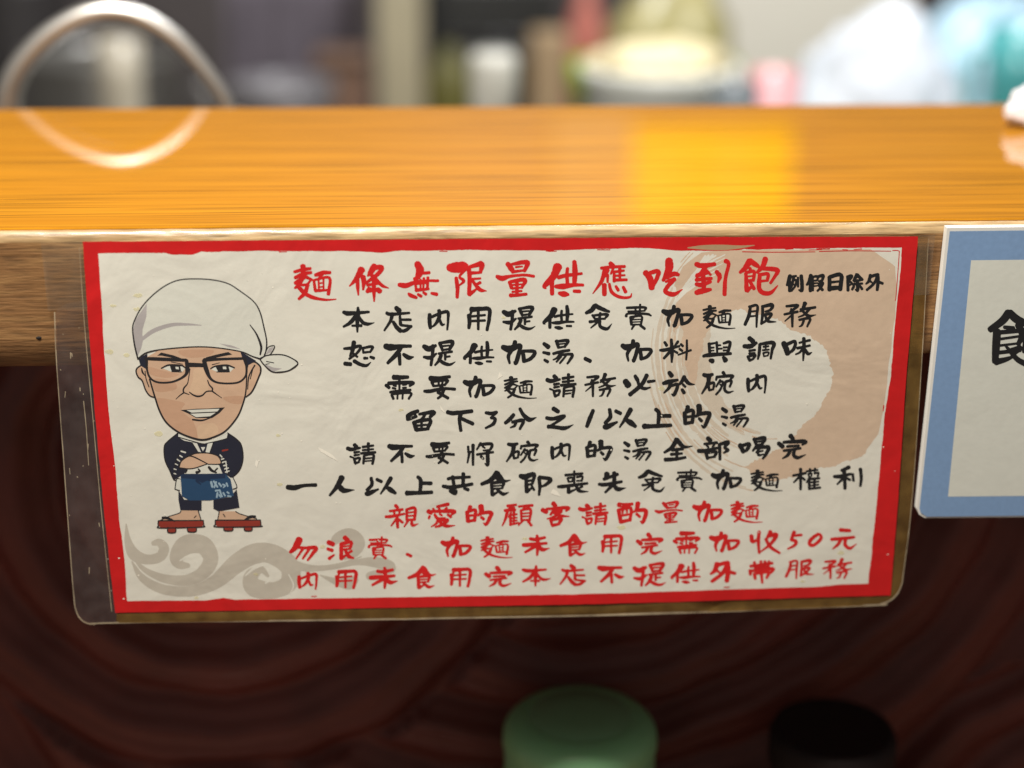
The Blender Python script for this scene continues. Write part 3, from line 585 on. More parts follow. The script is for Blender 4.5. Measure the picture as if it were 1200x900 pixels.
for nm, ink, lab, glyphs in LINES:
    groups = []
    for ps in glyphs:
        g = []
        for p in ps: g += pieces(p)
        groups.append(g)
    o = flat_part(nm, groups, 5, M_INKRED if ink == 'red' else M_INK, notice)
    o['label'] = lab

# ---------------------------------------------------------------- the cartoon cook printed on the notice
K1, K2, K3 = (145, 315, 5.714), (150, 400, 7.5), (180, 495, 6.667)
def pm(n, c, v=.03): return printed(n, c, v, 500)
M_OUT = pm('cartoon_outline_ink', (0.02, 0.018, 0.02)); M_NAVY = pm('cartoon_navy', (0.018, 0.02, 0.035)); M_WHITE = pm('cartoon_white', (0.66, 0.66, 0.58))
M_SKIN = pm('cartoon_skin', (0.59, 0.395, 0.265)); M_SKIN2 = pm('cartoon_skin_tone', (0.53, 0.325, 0.21)); M_SKIN3 = pm('cartoon_pale_skin', (0.63, 0.44, 0.29))
M_BAND = pm('cartoon_scarf', (0.66, 0.66, 0.58)); M_GREY = pm('cartoon_grey_fold', (0.40, 0.37, 0.36)); M_BLUE = pm('cartoon_apron_blue', (0.020, 0.062, 0.135)); M_BLUE2 = pm('cartoon_dark_blue', (0.014, 0.030, 0.07)); M_MARK = pm('cartoon_pale_marks', (0.30, 0.42, 0.50)); M_GETA = pm('cartoon_red_brown', (0.27, 0.035, 0.022))
M_GETA2 = pm('cartoon_dark_red', (0.17, 0.025, 0.018)); M_LIP = pm('cartoon_teeth_shade', (0.55, 0.49, 0.42))
jk = PG(*K3, '190,82>300,140>380,165>470,140>578,80>650,130>688,180>699,280>672,370>610,432>560,400>240,398>160,447>125,370>88,290>83,190>108,150')
cook = flat_part('cartoon_cook', [jk], 8, M_NAVY, notice, 12)
cook['label'] = 'cartoon cook with white headscarf, black glasses and folded arms'
def cp(name, grp, layer, m, par=None, lat=12): return flat_part(name, [grp], layer, m, par or cook, lat)
cp('jacket_outline', S(*K3, '190,82,6>110,148,6>84,190,6>90,290,6>126,370,6>160,445,6>190,440,5;578,80,6>650,130,6>688,180,6>699,280,6>672,370,6>610,432,6;200,250,6>170,330,7>160,440,5;520,250,5>560,330,6>590,410,5', 1.6), 8.5, M_OUT)
cp('shirt', PG(*K3, '195,86>300,135>380,152>470,140>580,80>572,122>430,160>390,170>330,157>240,140>192,112;300,155>340,160>372,230>345,225;425,155>468,157>440,235>405,235;370,190>405,190>386,222;240,398>270,365>330,350>420,320>512,330>540,398;180,440>214,440>205,532>168,518;598,430>622,428>652,500>622,518'), 9, M_WHITE)
cp('shirt_marks', S(*K3, '335,388,14>362,378,10>350,360,8;432,345,12>455,372,14>490,388,10;500,355,8>475,380,8;250,392,5>262,372,8;192,112,5>300,143,5>385,166,7>430,158,5>572,122,5>582,84,5;168,518,5>182,440,5>214,440,4;205,530,5>168,518,5;622,518,5>652,500,5>622,428,5;300,155,5>345,225,5;468,157,5>440,235,5', 1.6), 9.5, M_OUT)
cp('trousers', PG(*K3, '195,525>240,600>376,608>376,686>210,682>195,600;468,600>600,580>650,518>672,662>510,692>468,670'), 9, M_NAVY)
cp('feet', PG(*K3, '220,685>346,685>372,765>60,765>120,732>200,706;515,690>642,690>680,710>805,748>790,766>500,766'), 9, M_SKIN)
cp('feet_outline', S(*K3, '215,688,5>200,706,5>120,732,5>55,762,6;350,688,5>374,765,5;318,742,5>335,725,5;514,692,5>500,765,5;642,692,5>680,712,5>805,748,6;545,712,5>560,735,5', 1.6), 9.5, M_OUT)
cp('sandals', PG(*K3, '40,765>390,762>392,798>372,812>60,820>38,803;110,812>175,812>170,856>114,856;262,812>336,812>330,850>272,850;484,760>836,758>836,798>820,808>500,812>484,790;548,808>622,808>615,841>555,841;708,806>772,806>766,841>714,841'), 10, M_GETA)
cp('sandal_lines', S(*K3, '40,765,6>390,762,6;38,765,6>38,803,6>60,822,6>372,814,6>392,798,6>390,762,5;484,760,6>484,792,6>500,813,6>820,810,6>838,798,6>836,758,6;484,760,6>836,758,6;112,815,5>114,856,6>170,856,6>175,815,5;264,815,5>272,850,6>330,850,6>336,815,5;550,810,5>555,841,6>615,841,6>622,810,5;710,808,5>714,841,6>766,841,6>772,808,5;70,742,12>110,745,14>165,768,8;715,757,8>755,735,16>795,730,12', 1.6), 10.5, M_OUT)
cp('apron', PG(*K3, '212,408>562,398>602,440>628,570>440,606>280,606>222,572'), 10, M_BLUE)
cp('apron_band', PG(*K3, '222,400>562,395>562,432>440,440>380,470>330,440>214,432')+S(*K3, '380,430,20>340,450,16>370,480,6;400,430,14>440,450,10', 1.6), 10.5, M_BLUE2)
cp('apron_marks', S(*K3, '450,460,10>460,500,12;470,455,8>500,500,10;490,460,8>475,505,8;510,470,8>530,495,10;540,480,7>560,490,8>545,505,6;570,470,8>580,495,8;485,530,9>520,525,8;500,545,8>495,580,10;520,535,8>535,575,9;545,545,8>560,570,8;575,540,8>590,550,8;580,570,8>605,575,8;512,560,7>525,580,7', 1.6), 11, M_MARK)
cp('arms', PG(*K3, '192,348>215,300>270,262>335,238>425,236>500,258>527,300>520,322>425,322>340,352>260,360'), 10, M_SKIN)
cp('arm_outline', S(*K3, '198,350,7>216,300,7>270,262,7>310,265,7>360,288,7>425,322,6;285,255,6>335,238,6>425,236,6>500,258,6>527,300,6>520,322,6>428,324,6;200,352,6>300,358,6>420,322,6', 1.6), 10.6, M_OUT)
cp('sleeve_marks', S(*K3, '520,250,6>535,268,6;530,285,6>550,280,6;538,310,6>560,302,6;548,335,6>572,328,6;556,360,6>585,352,6;562,385,6>592,375,6;215,222,6>250,232,8;205,255,6>225,268,6;185,285,6>205,300,6;170,320,5>190,330,5;160,360,5>178,365,5;160,395,5>176,400,5;565,300,5>575,390,5', 1.6), 10, M_WHITE)
cp('chest_mark', S(*K3, '538,218,8>580,210,8', 1.6), 9.6, M_GETA)
# head
head = flat_part('head', [PG(*K2, '160,140>300,62>600,52>950,66>1012,100>1050,250>1036,440>1012,540>962,660>862,780>762,835>662,862>560,842>440,792>340,712>280,612>238,490>188,330>158,240')], 12, M_SKIN, cook, 12)
cp('ear', PG(*K2, '130,210>85,230>72,262>85,310>125,340>150,420>190,472>236,490>200,330>160,240'), 11.6, M_SKIN)
cp('ear', PG(*K2, '1055,205>1110,182>1160,220>1158,290>1110,400>1080,450>1036,486>1040,300'), 11.6, M_SKIN)
cp('ear_outline', S(*K2, '118,208,8>80,236,8>72,268,8>90,312,8>125,345,8>155,425,8>192,475,8>238,492,8;120,235,6>128,270,10>150,300,6;150,260,5>160,330,6>185,400,6', 1.6), 12.4, M_OUT)
cp('ear_outline', S(*K2, '1060,200,8>1110,180,9>1160,218,9>1166,265,9>1150,310,9>1112,400,9>1080,452,9>1038,486,8;1115,210,8>1085,260,8>1060,320,8>1052,420,6;1100,230,5>1075,330,6', 1.6), 12.4, M_OUT)
cp('face_tones', PG(*K2, '250,500>420,520>500,545>470,600>530,660>575,700>610,855>440,790>340,710>280,610;230,330>400,352>420,420>250,440;165,220>330,262>450,290>340,320>200,290;450,80>740,75>700,130>520,140;840,490>1020,480>1000,545>900,540', True), 12.4, M_SKIN2)
cp('face_lights', PG(*K2, '580,250>660,240>690,350>700,430>600,460>540,430>570,340;620,740>760,720>790,800>680,850>620,850', True), 12.5, M_SKIN3)
cp('sideburn', PG(*K2, '92,148>170,108>172,250>110,212'), 13, M_NAVY)
cp('sideburn', PG(*K2, '985,85>1125,170>1060,205>1046,262>1010,160'), 13, M_NAVY)
cp('jaw_outline', S(*K2, '190,330,8>238,490,9>280,612,9>340,712,9>440,792,9>560,843,10>662,862,11>762,835,10>862,780,9>962,660,9>1012,540,9>1036,440,9>1044,300,8', 1.6), 13, M_OUT)
cp('eye_whites', PG(*K2, '303,237>370,210>470,215>502,240>480,266>380,264;733,245>770,222>870,212>932,236>900,267>780,267'), 13.4, M_WHITE)
cp('eyes', PG(*K2, '368,212>458,214>468,262>384,264;768,220>884,218>896,266>792,265')+S(*K2, '293,236,7>360,208,10>470,212,10>502,232,8;725,240,6>770,218,9>870,210,11>935,232,9;380,180,4>480,200,5;740,205,5>805,188,4;385,265,5>470,268,6;780,268,5>890,268,6', 1.6), 13.8, M_OUT)
cp('eye_glints', PG(*K2, '418,222>445,224>448,246>420,242;832,222>862,222>866,244>836,244'), 14.2, M_WHITE)
cp('eyebrows', PG(*K2, '256,125>292,97>400,122>500,160>500,172>400,146>296,125;658,166>690,138>780,115>882,93>917,116>880,122>780,142>700,168'), 14, M_OUT)
cp('nose_and_smile', S(*K2, '545,240,5>532,330,5>522,372,6>492,410,9>490,445,8>538,466,5;540,445,5>575,470,8>615,482,10>655,472,9>690,440,8>740,435,8;700,340,5>715,380,7>742,412,9>740,438,8;490,450,7>455,475,6>422,506,4;740,436,8>780,465,6>825,496,4', 1.6), 14, M_OUT)
cp('mouth', PG(*K2, '462,602>600,590>700,588>852,578>805,628>740,672>600,672>530,632')+S(*K2, '568,685,9>650,692,10>732,668,5', 1.6), 13.6, M_OUT)
cp('teeth', PG(*K2, '515,602>600,598>805,590>785,614>560,624;548,634>772,624>722,656>600,664'), 14.2, M_WHITE)
cp('headscarf', PG(*K1, '95,602>72,505>60,400>75,340>120,258>190,180>280,112>370,75>480,67>600,75>700,100>780,150>870,220>912,290>938,390>957,490>945,575>912,602>860,585>780,553>600,526>450,523>250,540>150,562', True), 15, M_BAND, None, 12)
cp('scarf_tail', PG(*K1, '940,578>968,525>1010,518>985,568>960,582>1060,576>1130,602>1165,635>1100,682>1000,690>940,642>912,605', False), 14.6, M_BAND)
cp('scarf_folds', PG(*K1, '92,590>66,480>64,400>78,340>155,232>152,320>128,400>125,440>132,470>118,530;950,640>1000,660>1060,668>1000,690>948,648;640,500>720,512>790,540>700,524;950,575>975,530>1005,522>985,560')+S(*K1, '118,475,14>200,415,20>320,375,18>430,372,12>520,378,4', 1.4), 15.5, M_GREY)
cp('scarf_outline', S(*K1, '95,602,7>72,505,7>60,400,6>75,340,6>120,258,6>190,180,6>280,112,6>370,75,6>480,67,6>600,75,6>700,100,6>780,150,6>870,220,6>912,290,7>938,390,7>957,490,7>945,575,7>912,602,8;95,602,7>150,562,6>250,540,6>450,523,6>600,526,6>780,553,6>860,585,6>912,602,8;845,375,4>890,440,8>920,520,12>914,575,9;942,578,6>968,525,5>1010,518,5>985,568,5>962,580,5;915,605,6>960,580,6>1060,576,6>1130,602,6>1165,636,6>1100,682,6>1000,690,6>940,642,6>912,605,6;955,620,4>1005,630,5;950,640,4>975,635,4', 1.4), 16, M_OUT)
cp('spectacles', S(*K2, '150,150,14>250,154,19>510,165,19;165,155,13>170,260,10>205,330,10>280,361,10>400,352,11>500,300,15>522,240,24>515,170,22;515,205,22>600,207,22>680,210,22;668,165,20>690,250,22>730,330,13>810,365,10>960,362,10>1030,310,11>1042,240,13>1030,150,15;668,163,18>840,155,14>1030,150,16', 1.7), 15, M_OUT)
# food specks and stains on the laminate, with glints painted in as pale marks
M_SPECK = mat('pale_specks_and_glints', (0.92, 0.88, 0.76), 0.3, coat=.8); M_YEL = mat('yellow_soup_stain', (0.66, 0.56, 0.30), 0.5)
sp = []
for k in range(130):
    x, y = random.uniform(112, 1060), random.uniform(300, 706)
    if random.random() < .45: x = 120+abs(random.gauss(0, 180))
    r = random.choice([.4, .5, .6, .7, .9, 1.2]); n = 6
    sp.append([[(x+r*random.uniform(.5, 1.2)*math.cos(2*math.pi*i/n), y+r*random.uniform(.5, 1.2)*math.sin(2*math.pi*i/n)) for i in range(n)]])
sp += [[p] for p in PG(0, 0, 1, '372,524>378,526>390,533>396,540>388,536>376,529;515,474>519,479>522,484>517,480;648,572>653,575>657,581>650,579>645,577;585,436>589,440>583,444;300,538>303,541>301,548>299,544')]  # longest sliver paints glare along a crease
flat_part('dried_specks_and_glints', sp, 7, M_SPECK, notice)['kind'] = 'stuff'  # food specks, whitened to paint glints on the laminate
ys = []
for (x, y, r) in [(162, 346, 5), (160, 362, 4), (133, 358, 3.5), (128, 412, 5), (148, 416, 4), (186, 508, 5), (328, 567, 3.5), (326, 510, 3), (728, 617, 5), (615, 630, 3), (985, 647, 4), (378, 640, 4), (470, 480, 3), (478, 527, 2.5), (775, 455, 4), (590, 372, 2.5), (940, 680, 3), (230, 700, 3), (300, 672, 3)]:
    ys.append([[(x+r*(.6+.6*noise.noise(Vector((x+i, y, i*.9)))+.4)*math.cos(2*math.pi*i/11), y+r*.8*(.7+.6*noise.noise(Vector((x, y+i, i*.7))))*math.sin(2*math.pi*i/11)) for i in range(11)]])
M_YELF = film('faint_soup_stain', (1.0, 0.98, 0.88), (0.95, 0.90, 0.62), 0.35, .1)
flat_part('soup_stains', ys, 6.5, M_YELF, notice)['kind'] = 'stuff'

# clear margin of the pouch, sealed round the sheet
M_FILM = film('clear_laminate', (0.93, 0.91, 0.88), (0.46, 0.38, 0.36), 0.085, .22, .15)
M_FILMW = film('yellow_brown_laminate', (0.74, 0.60, 0.38), (0.50, 0.30, 0.08), 0.20)
M_EDGE = film('rim_and_highlight_film', (0.8, 0.72, 0.6), (0.75, 0.62, 0.42), 0.42)  # pale film for painted edge light, glints and the seal line
lm = [(98, 352), (80, 355), (68, 361), (63, 372), (66, 420), (74, 530), (82, 640), (87, 702), (89, 714), (93, 723), (100, 729), (111, 731), (136, 729.5), (137, 718)]+[p for p in outer_l[1:-1] if p[1] > 352]
flat_part('clear_margin', [[lm]], 2, M_FILM, notice, 12)
bt = [(136.6, 719), (450, 712), (800, 704), (1043.6, 698), (1053, 590), (1063, 440), (1077, 277), (1088, 277), (1079, 440), (1068, 590), (1058, 672), (1056, 684), (1051, 695), (1043, 702.5), (1032, 707), (1018, 708.5), (800, 716), (450, 724), (136.6, 729.5)]
flat_part('yellow_brown_margin', [[bt]], 2, M_FILMW, notice, 12)  # bottom and right margin tinted yellow-brown
rim = S(0, 0, 1, '64,366,1.4>66,420,1.2>74,530,1.2>82,640,1.2>87,702,1.4>89,714,1.6>93,723,1.8>100,729,1.8>111,731,1.8>136,729.5,1.8>450,724,2>800,716,2>1018,708.5,2.2>1032,707,2.2>1043,702.5,2>1051,695,1.6>1056,684,1.4>1058,672,1.3>1068,590,1.1>1079,440,1.1>1088,280,1.1;93,290,.8>99,380,.9>108,480,.9>119,600,.9>131,716,.9')
flat_part('rim_highlight_and_seal', [rim], 3, M_EDGE, notice)  # outer strip paints light caught by the pouch edge; inner line: seal
M_TAPE = film('clear_tape_film', (0.90, 0.88, 0.84), (0.5, 0.42, 0.32), 0.10)
flat_part('border_crescent', [S(0, 0, 1, '806,290.5,1>824,290,5>845,290,6.5>866,289.5,4>884,287.5,1')], 4, printed('brown_border_crescent', (0.40, 0.27, 0.15), .1), notice)  # brownish crescent over the top border
flat_part('border_scratch', [S(0, 0, 1, '1046,293.5,.8>1053,294,1>1053.5,300,1>1050,345,.9>1049,352,.5;960,294.5,.6>1000,293.8,1>1044,294.3,.7;870,295,.5>905,295.5,1>955,295,.6')], 4.5, M_RED, notice)['kind'] = 'stuff'
glint = []
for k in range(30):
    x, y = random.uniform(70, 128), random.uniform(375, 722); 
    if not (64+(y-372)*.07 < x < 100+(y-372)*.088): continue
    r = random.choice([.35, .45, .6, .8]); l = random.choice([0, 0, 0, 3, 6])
    glint += pieces(stroke_poly([(x, y, r*1.4), (x+random.uniform(-1, 1), y+l+.8, r)], 0, 1, 3))
glint += S(0, 0, 1, '98,470,.3>101,500,.8>103,530,.6>104,545,.3;700,718,.6>760,716,1.2>800,715,.6')
flat_part('film_glints', [glint], 4, M_EDGE, notice)['kind'] = 'stuff'  # pale strokes and dots paint glints on the clear margin
def tape(poly, label, layer=4):
    c = at(sum(p[0] for p in poly)/len(poly), max(p[1] for p in poly), SHEET_Y)
    bm = flat_bm([[poly]], layer, 9); bmesh.ops.translate(bm, verts=bm.verts, vec=(-c.x, -SHEET_Y, -c.z))
    me = bpy.data.meshes.new('tape_strip'); bm.to_mesh(me); bm.free()
    o = link('tape_strip', me, M_TAPE); o.location = (c.x, SHEET_Y, c.z); tag(o, label, 'tape', 'clear tape holding the notice')
tape([(48, 284), (96, 283), (102, 362), (56, 364)], 'clear tape over the upper left margin of the red-bordered notice')
tape([(1077, 276), (1096, 275), (1089, 345), (1071, 346)], 'narrow clear tape over the upper right corner of the red-bordered notice')

# ---------------------------------------------------------------- the blue-framed sign beside it
SB = -0.0042
sg = at(1200, 606, SB)
sign = empty('blue_framed_sign', (sg.x, -0.002, sg.z), 'thick white board sign with a pale blue printed frame, right of the notice', 'sign')
M_FOAM = mat('white_foam_board', (0.74, 0.72, 0.66), 0.55, var=.04, scale=200)
M_SBLUE = printed('pale_blue_ink', (0.20, 0.32, 0.52), 0.10, 500, 0.2, 0.0002); M_SPAPER = printed('greyish_white_paper', (0.64, 0.65, 0.58), 0.05, 300, 0.2, 0.0002)
def quad(tl, tr, br, bl): return [tl, tr, br, bl]
board = [(1110, 267), (1560, 262), (1545, 603), (1084, 607), (1077, 603), (1074.5, 597)]
bm = flat_bm([[board]], 0, 0, -0.0040, False)
r = bmesh.ops.extrude_face_region(bm, geom=bm.faces[:])
for v in r['geom']:
    if isinstance(v, bmesh.types.BMVert): v.co.y = -0.0004
part('foam_board', bm, M_FOAM, sign, False)
frame_o = [(1113, 271), (1556, 266), (1541, 601), (1086, 605.5), (1079, 601), (1077.5, 596)]
flat_part('blue_frame', [[frame_o]], 1, M_SBLUE, sign, 0, SB, False)
flat_part('sign_paper', [[[(1138, 305), (1520, 301), (1506, 578), (1111, 582)]]], 4, M_SPAPER, sign, 0, SB, False)
sk = (1140, 350, 9)
ch = S(*sk, '380,145,66>310,235,70>185,325,64;385,145,60>460,215,74>560,262,70;255,340,66>245,500,72>235,660,66;240,360,36>560,330,46;480,270,60>520,380,60>480,480,46;260,430,24>500,395,26;255,498,22>500,468,24;255,570,34>500,545,36;240,668,56>350,640,44>450,600,22;330,480,14>400,560,40>470,640,50>560,690,60;560,330,40>540,560,40;420,560,70>500,520,60;330,300,30>430,310,40', 1.2)
flat_part('sign_lettering', [ch], 7, M_INK, sign, 0, SB, False)
# ---------------------------------------------------------------- carved panel under the ledge, lower counter, condiment jars
PY = 0.113
M_PANEL = mat('dark_lacquered_carving', (0.15, 0.038, 0.030), 0.5, var=.6, scale=22, bump=.12, coat=.04)
panel = empty('carved_panel', (0, PY+.02, -0.36), 'dark reddish brown wooden panel carved with sweeping wave grooves under the ledge', 'panel')
def wp(px, py): q = at(px, py, PY); return Vector((q.x, q.z))
CA, CB, CC = wp(690, 430), wp(250, 560), wp(1290, 1010)
def ridge(d, lam):
    s = d/lam; f = s-math.floor(s); return abs(math.sin(math.pi*f))
def carved(d, lam): return ridge(d, lam)*.011+ridge(d+.004, lam/3)*.0019+noise.noise(Vector((d*60, lam, 2)))*.002
def carve(x, z):
    p = Vector((x, z)); w_ = 0.011*noise.noise(Vector((x*9, z*9, 1)))+0.003*noise.noise(Vector((x*40, z*40, 4)))
    da, db, dc = (p-CA).length+w_, (p-CB).length+w_, (p-CC).length+w_
    if dc < 0.135: return carved(dc, 0.032)
    if db < 0.150: return carved(db, 0.037)
    return carved(da+.005, 0.036)
bm = bmesh.new(); nx, nz = 420, 190; xa, xb, za, zb = -.52, .56, -.36, -T
rows = [[bm.verts.new((xa+(xb-xa)*i/nx, PY-carve(xa+(xb-xa)*i/nx, za+(zb-za)*j/nz), za+(zb-za)*j/nz)) for i in range(nx+1)] for j in range(nz+1)]
for a, b in zip(rows, rows[1:]):
    for i in range(nx): bm.faces.new((a[i], a[i+1], b[i+1], b[i]))
part('carved_face', bm, M_PANEL, panel)
part('backing_board', box(xa, xb, PY+.004, PY+.022, za, -T-.001, .001), M_PANEL, panel)
lc = part('lower_counter', box(-.55, .6, -.42, PY+.004, -.385, -.361, .003), wood('dark_counter_wood', [(0.25, (.10, .04, .018)), (.75, (.17, .07, .03))], 2, 60, .3, .5, .1, .2), None)
tag(lc, kind='structure')

# green canister
M_GREEN = mat('translucent_green_plastic', (0.30, 0.62, 0.32), 0.36, coat=.15, sss=.35, var=.12, scale=30)
M_GLID = mat('shade_darkened_lid', (0.27, 0.54, 0.29), 0.2, coat=.6, var=.15, scale=30)  # lid top colour darkened for the shade under the notice
cy = .060; q = at(680, 838, cy); cx, zt, R_ = q.x, q.z, (at(770, 838, cy).x-at(590, 838, cy).x)/2
can = empty('condiment_canister', (cx, cy, -.361), 'round green condiment canister with domed lid, its top darkened for the shade under the notice', 'canister')
part('canister_body', lathe(cx, cy, [(0, -.3609), (R_*.93, -.3609), (R_*.97, -.358), (R_*.985, zt-.016), (R_*.985, zt-.014), (0, zt-.014)]), M_GREEN, can)
lidp = [(R_*1.0, zt-.0142), (R_*1.008, zt-.0135), (R_*1.004, zt-.010)]+[(R_*(.66+.345*math.cos(a)), zt-.010+.0102*math.sin(a)) for a in [k*math.pi/16 for k in range(1, 9)]]+[(R_*.6, zt), (0, zt)]
part('canister_lid', lathe(cx, cy, lidp), M_GREEN, can)
part('lid_panel', lathe(cx, cy, [(R_*.66, zt-.0001), (R_*.62, zt+.0006), (R_*.3, zt+.0012), (0, zt+.0014)]), M_GLID, can)
# black jar
q = at(976, 862, .058); cx, cy, zt, R_ = q.x, .058, q.z+.004, .0275
jar = empty('seasoning_jar', (cx, cy, -.361), 'black seasoning jar with a round black lid in the shade under the ledge', 'jar')
M_BLK = mat('black_plastic', (0.022, 0.014, 0.014), 0.7, spec=.3); M_JAR = mat('dark_glass_jar', (0.05, 0.03, 0.03), 0.12, coat=.5)
part('jar_body', lathe(cx, cy, [(0, -.3609), (R_*.9, -.3609), (R_*.98, -.355), (R_*.98, zt-.024), (R_*.8, zt-.017), (0, zt-.017)]), M_JAR, jar)
part('jar_lid', lathe(cx, cy, [(0, zt-.018), (R_*1.0, zt-.018), (R_*1.03, zt-.016), (R_*1.03, zt-.004), (R_*.97, zt-.0005), (R_*.9, zt), (R_*.82, zt-.001), (0, zt-.001)]), M_BLK, jar)

# ---------------------------------------------------------------- the kitchen behind, out of focus
WT = -0.62
def far(Y): return Y*1.75 if Y > .4 else Y
wt = part('worktop', box(-1.6, 2.2, DEPTH+.012, 2.95, WT-.03, WT, .002), mat('brushed_steel', (.33, .32, .31), .35, metal=.8, var=.1, scale=15), None); tag(wt, kind='structure')
M_WALL = mat('grey_brown_tiles', (0.115, 0.098, 0.095), .45, var=.45, scale=5)
wall = part('kitchen_wall', box(-2.0, 2.6, 2.95, 3.02, WT-.03, 1.3, .002), M_WALL, None); tag(wall, 'dim grey brown kitchen wall far behind the ledge', 'wall')
def px_box(name, x0, x1, y0, Y, depth, m, label, cat, bev=.006, zb=WT, extra=None):
    Y = far(Y); a, b = at(x0, y0, Y), at(x1, y0, Y)
    t = empty(name, ((a.x+b.x)/2, Y, zb), label, cat)
    part('body', box(a.x, b.x, Y, Y+depth, zb+.0005, a.z, bev), m, t)
    return t, a, b
def px_lathe(name, xc, rpx, ytop, Y, prof, m, label, cat, partname='body', zb=WT):
    """prof: (radius fraction, height fraction)"""
    Y = far(Y); c = at(xc, ytop, Y); r = (at(xc+rpx, ytop, Y)-c).length; h = c.z-zb
    t = empty(name, (c.x, Y, zb), label, cat)
    part(partname, lathe(c.x, Y, [(f*r, zb+.0005+g*h) for f, g in prof]), m, t)
    return t, c, r, h
# chrome tap
M_CHROME = mat('polished_chrome', (.74, .72, .68), .42, metal=1)
Yt = .302
tap = empty('gooseneck_tap', (at(14, 125, Yt).x, Yt, WT), 'curved chrome gooseneck tap arching up at the left behind the ledge', 'tap')
cps = [(4, 420), (5, 300), (6, 180), (9, 130), (14, 100), (29, 72), (58, 42), (95, 20), (130, 13), (165, 20), (204, 44), (236, 78), (260, 112), (272, 140)]
pts = smooth_line([(px, py, 0) for px, py in cps], 6); P3 = [at(px, py, Yt) for px, py, _ in pts]
part('spout', tube([p for p in P3 if p.z > WT+.02], [.0080-.0042*i/len(P3) for i in range(len([p for p in P3 if p.z > WT+.02]))], 20), M_CHROME, tap)
part('tap_base', lathe(P3[0].x, Yt, [(0, WT+.0005), (.022, WT+.0005), (.022, WT+.006), (.012, WT+.012), (.010, WT+.05), (0, WT+.05)]), M_CHROME, tap)
e = P3[-1]; part('spout_nozzle', tube([e+Vector((-.0005, 0, .004)), e+Vector((.003, 0, -.012))], .0075, 20), M_CHROME, tap)

# left: pots, cloth, carton
M_STEEL = mat('dull_steel', (.30, .29, .27), .38, metal=.7, var=.15, scale=20)
M_DKPOT = mat('dark_enamel', (.055, .05, .05), .4, coat=.3)
POT = [(0, 0), (.96, 0), (1, .03), (1, .97), (1.04, .985), (1.04, 1), (.97, 1), (.95, .97), (.95, .3), (0, .3)]
t, c, r, h = px_lathe('stock_pot', 120, 92, 62, 1.0, POT, M_STEEL, 'wide steel stock pot behind the chrome tap', 'pot')
for s in (-1, 1):
    part('pot_handle', tube([Vector((c.x+s*r, c.y, c.z-.05)), Vector((c.x+s*(r+.035), c.y, c.z-.048)), Vector((c.x+s*(r+.035), c.y, c.z-.095)), Vector((c.x+s*r, c.y, c.z-.09))], .007, 10), M_STEEL, t)
t, c, r, h = px_lathe('ladle_jar', 138, 26, 45, .78, [(0, 0), (.8, 0), (.95, .1), (1, .9), (1.03, 1), (.9, 1), (.88, .3), (0, .3)], mat('beige_ceramic', (.50, .45, .35), .35, coat=.3), 'beige ceramic jar standing inside the arch of the tap', 'jar')
t, c, r, h = px_lathe('dark_pot', 20, 60, -25, 1.25, POT, M_DKPOT, 'dark pot at the far left of the kitchen', 'pot')
# purple grey cloth hanging over a rack
M_CLOTH = mat('purple_grey_cloth', (.135, .115, .135), .9, var=.35, scale=14)
def cloth(x0, x1, y0, Y, m, label, cat, name='hanging_cloth', amp=.012, waves=4):
    Y = far(Y); a, b = at(x0, y0, Y), at(x1, y0, Y); bm = bmesh.new(); n = 50; k = 14; rows = []
    for s in (0, 1):
        for j in range(k+1):
            rows.append([bm.verts.new((a.x+(b.x-a.x)*i/n, Y+s*.006+amp*(.35+.65*j/k)*math.sin(waves*2*math.pi*i/n+j*.12+noise.noise(Vector((i*.1, j*.1, 2)))), a.z+(WT+.001-a.z)*j/k)) for i in range(n+1)])
    for q_ in (rows[:k+1], rows[k+1:]):
        for r1, r2 in zip(q_, q_[1:]):
            for i in range(n): bm.faces.new((r1[i], r1[i+1], r2[i+1], r2[i]))
    for i in range(n): bm.faces.new((rows[0][i], rows[0][i+1], rows[k+1][i+1], rows[k+1][i]))
    me_o = part(name, bm, m, None); tag(me_o, label, cat); return me_o
cloth(262, 425, -30, 1.25, M_CLOTH, 'purple grey cloth hanging in soft folds left of the beige post', 'cloth')
t, c, r, h = px_lathe('mixing_bowl', 330, 62, 96, .95, [(0, 0), (.5, 0), (.55, .3), (.85, .8), (1, .98), (1.03, 1), (.97, .99), (.8, .82), (0, .6)], mat('grey_bowl_glaze', (.20, .19, .20), .3, coat=.3), 'grey mixing bowl in front of the purple grey cloth', 'bowl')
t, a, b = px_box('brown_carton', 368, 432, 72, 1.1, .12, mat('brown_cardboard', (.17, .095, .06), .8, var=.2, scale=12), 'brown carton box beside the beige post', 'box')
part('carton_flap', box(a.x, b.x, a.y-.01, a.y+.11, a.z+.0005, a.z+.004, .0008), mat('cardboard_flap', (.20, .12, .08), .8), t)
t, a, b = px_box('beige_post', 437, 494, -140, 1.15, .05, mat('beige_paint', (.40, .35, .23), .5, var=.15, scale=9, bump=.1), 'upright beige post in the kitchen behind the ledge', 'post')
t, a, b = px_box('black_oven', 497, 655, -20, 1.4, .25, mat('black_oven_enamel', (.022, .022, .020), .4, coat=.2), 'black oven to the right of the beige post', 'oven')
part('oven_door', box(a.x+.03, b.x-.03, a.y-.013, a.y-.001, WT+.05, a.z-.09, .004), mat('oven_glass', (.012, .012, .012), .15), t)
part('oven_handle', tube([Vector((a.x+.05, a.y-.035, a.z-.12)), Vector((b.x-.05, a.y-.035, a.z-.12))], .010, 12), M_STEEL, t)
BOT = [(0, 0), (.96, 0), (1, .02), (1, .66), (.9, .76), (.45, .86), (.4, .88), (.4, .99), (.36, 1), (0, 1)]
M_YG = mat('yellow_green_plastic', (.10, .09, .015), .5, coat=.1)
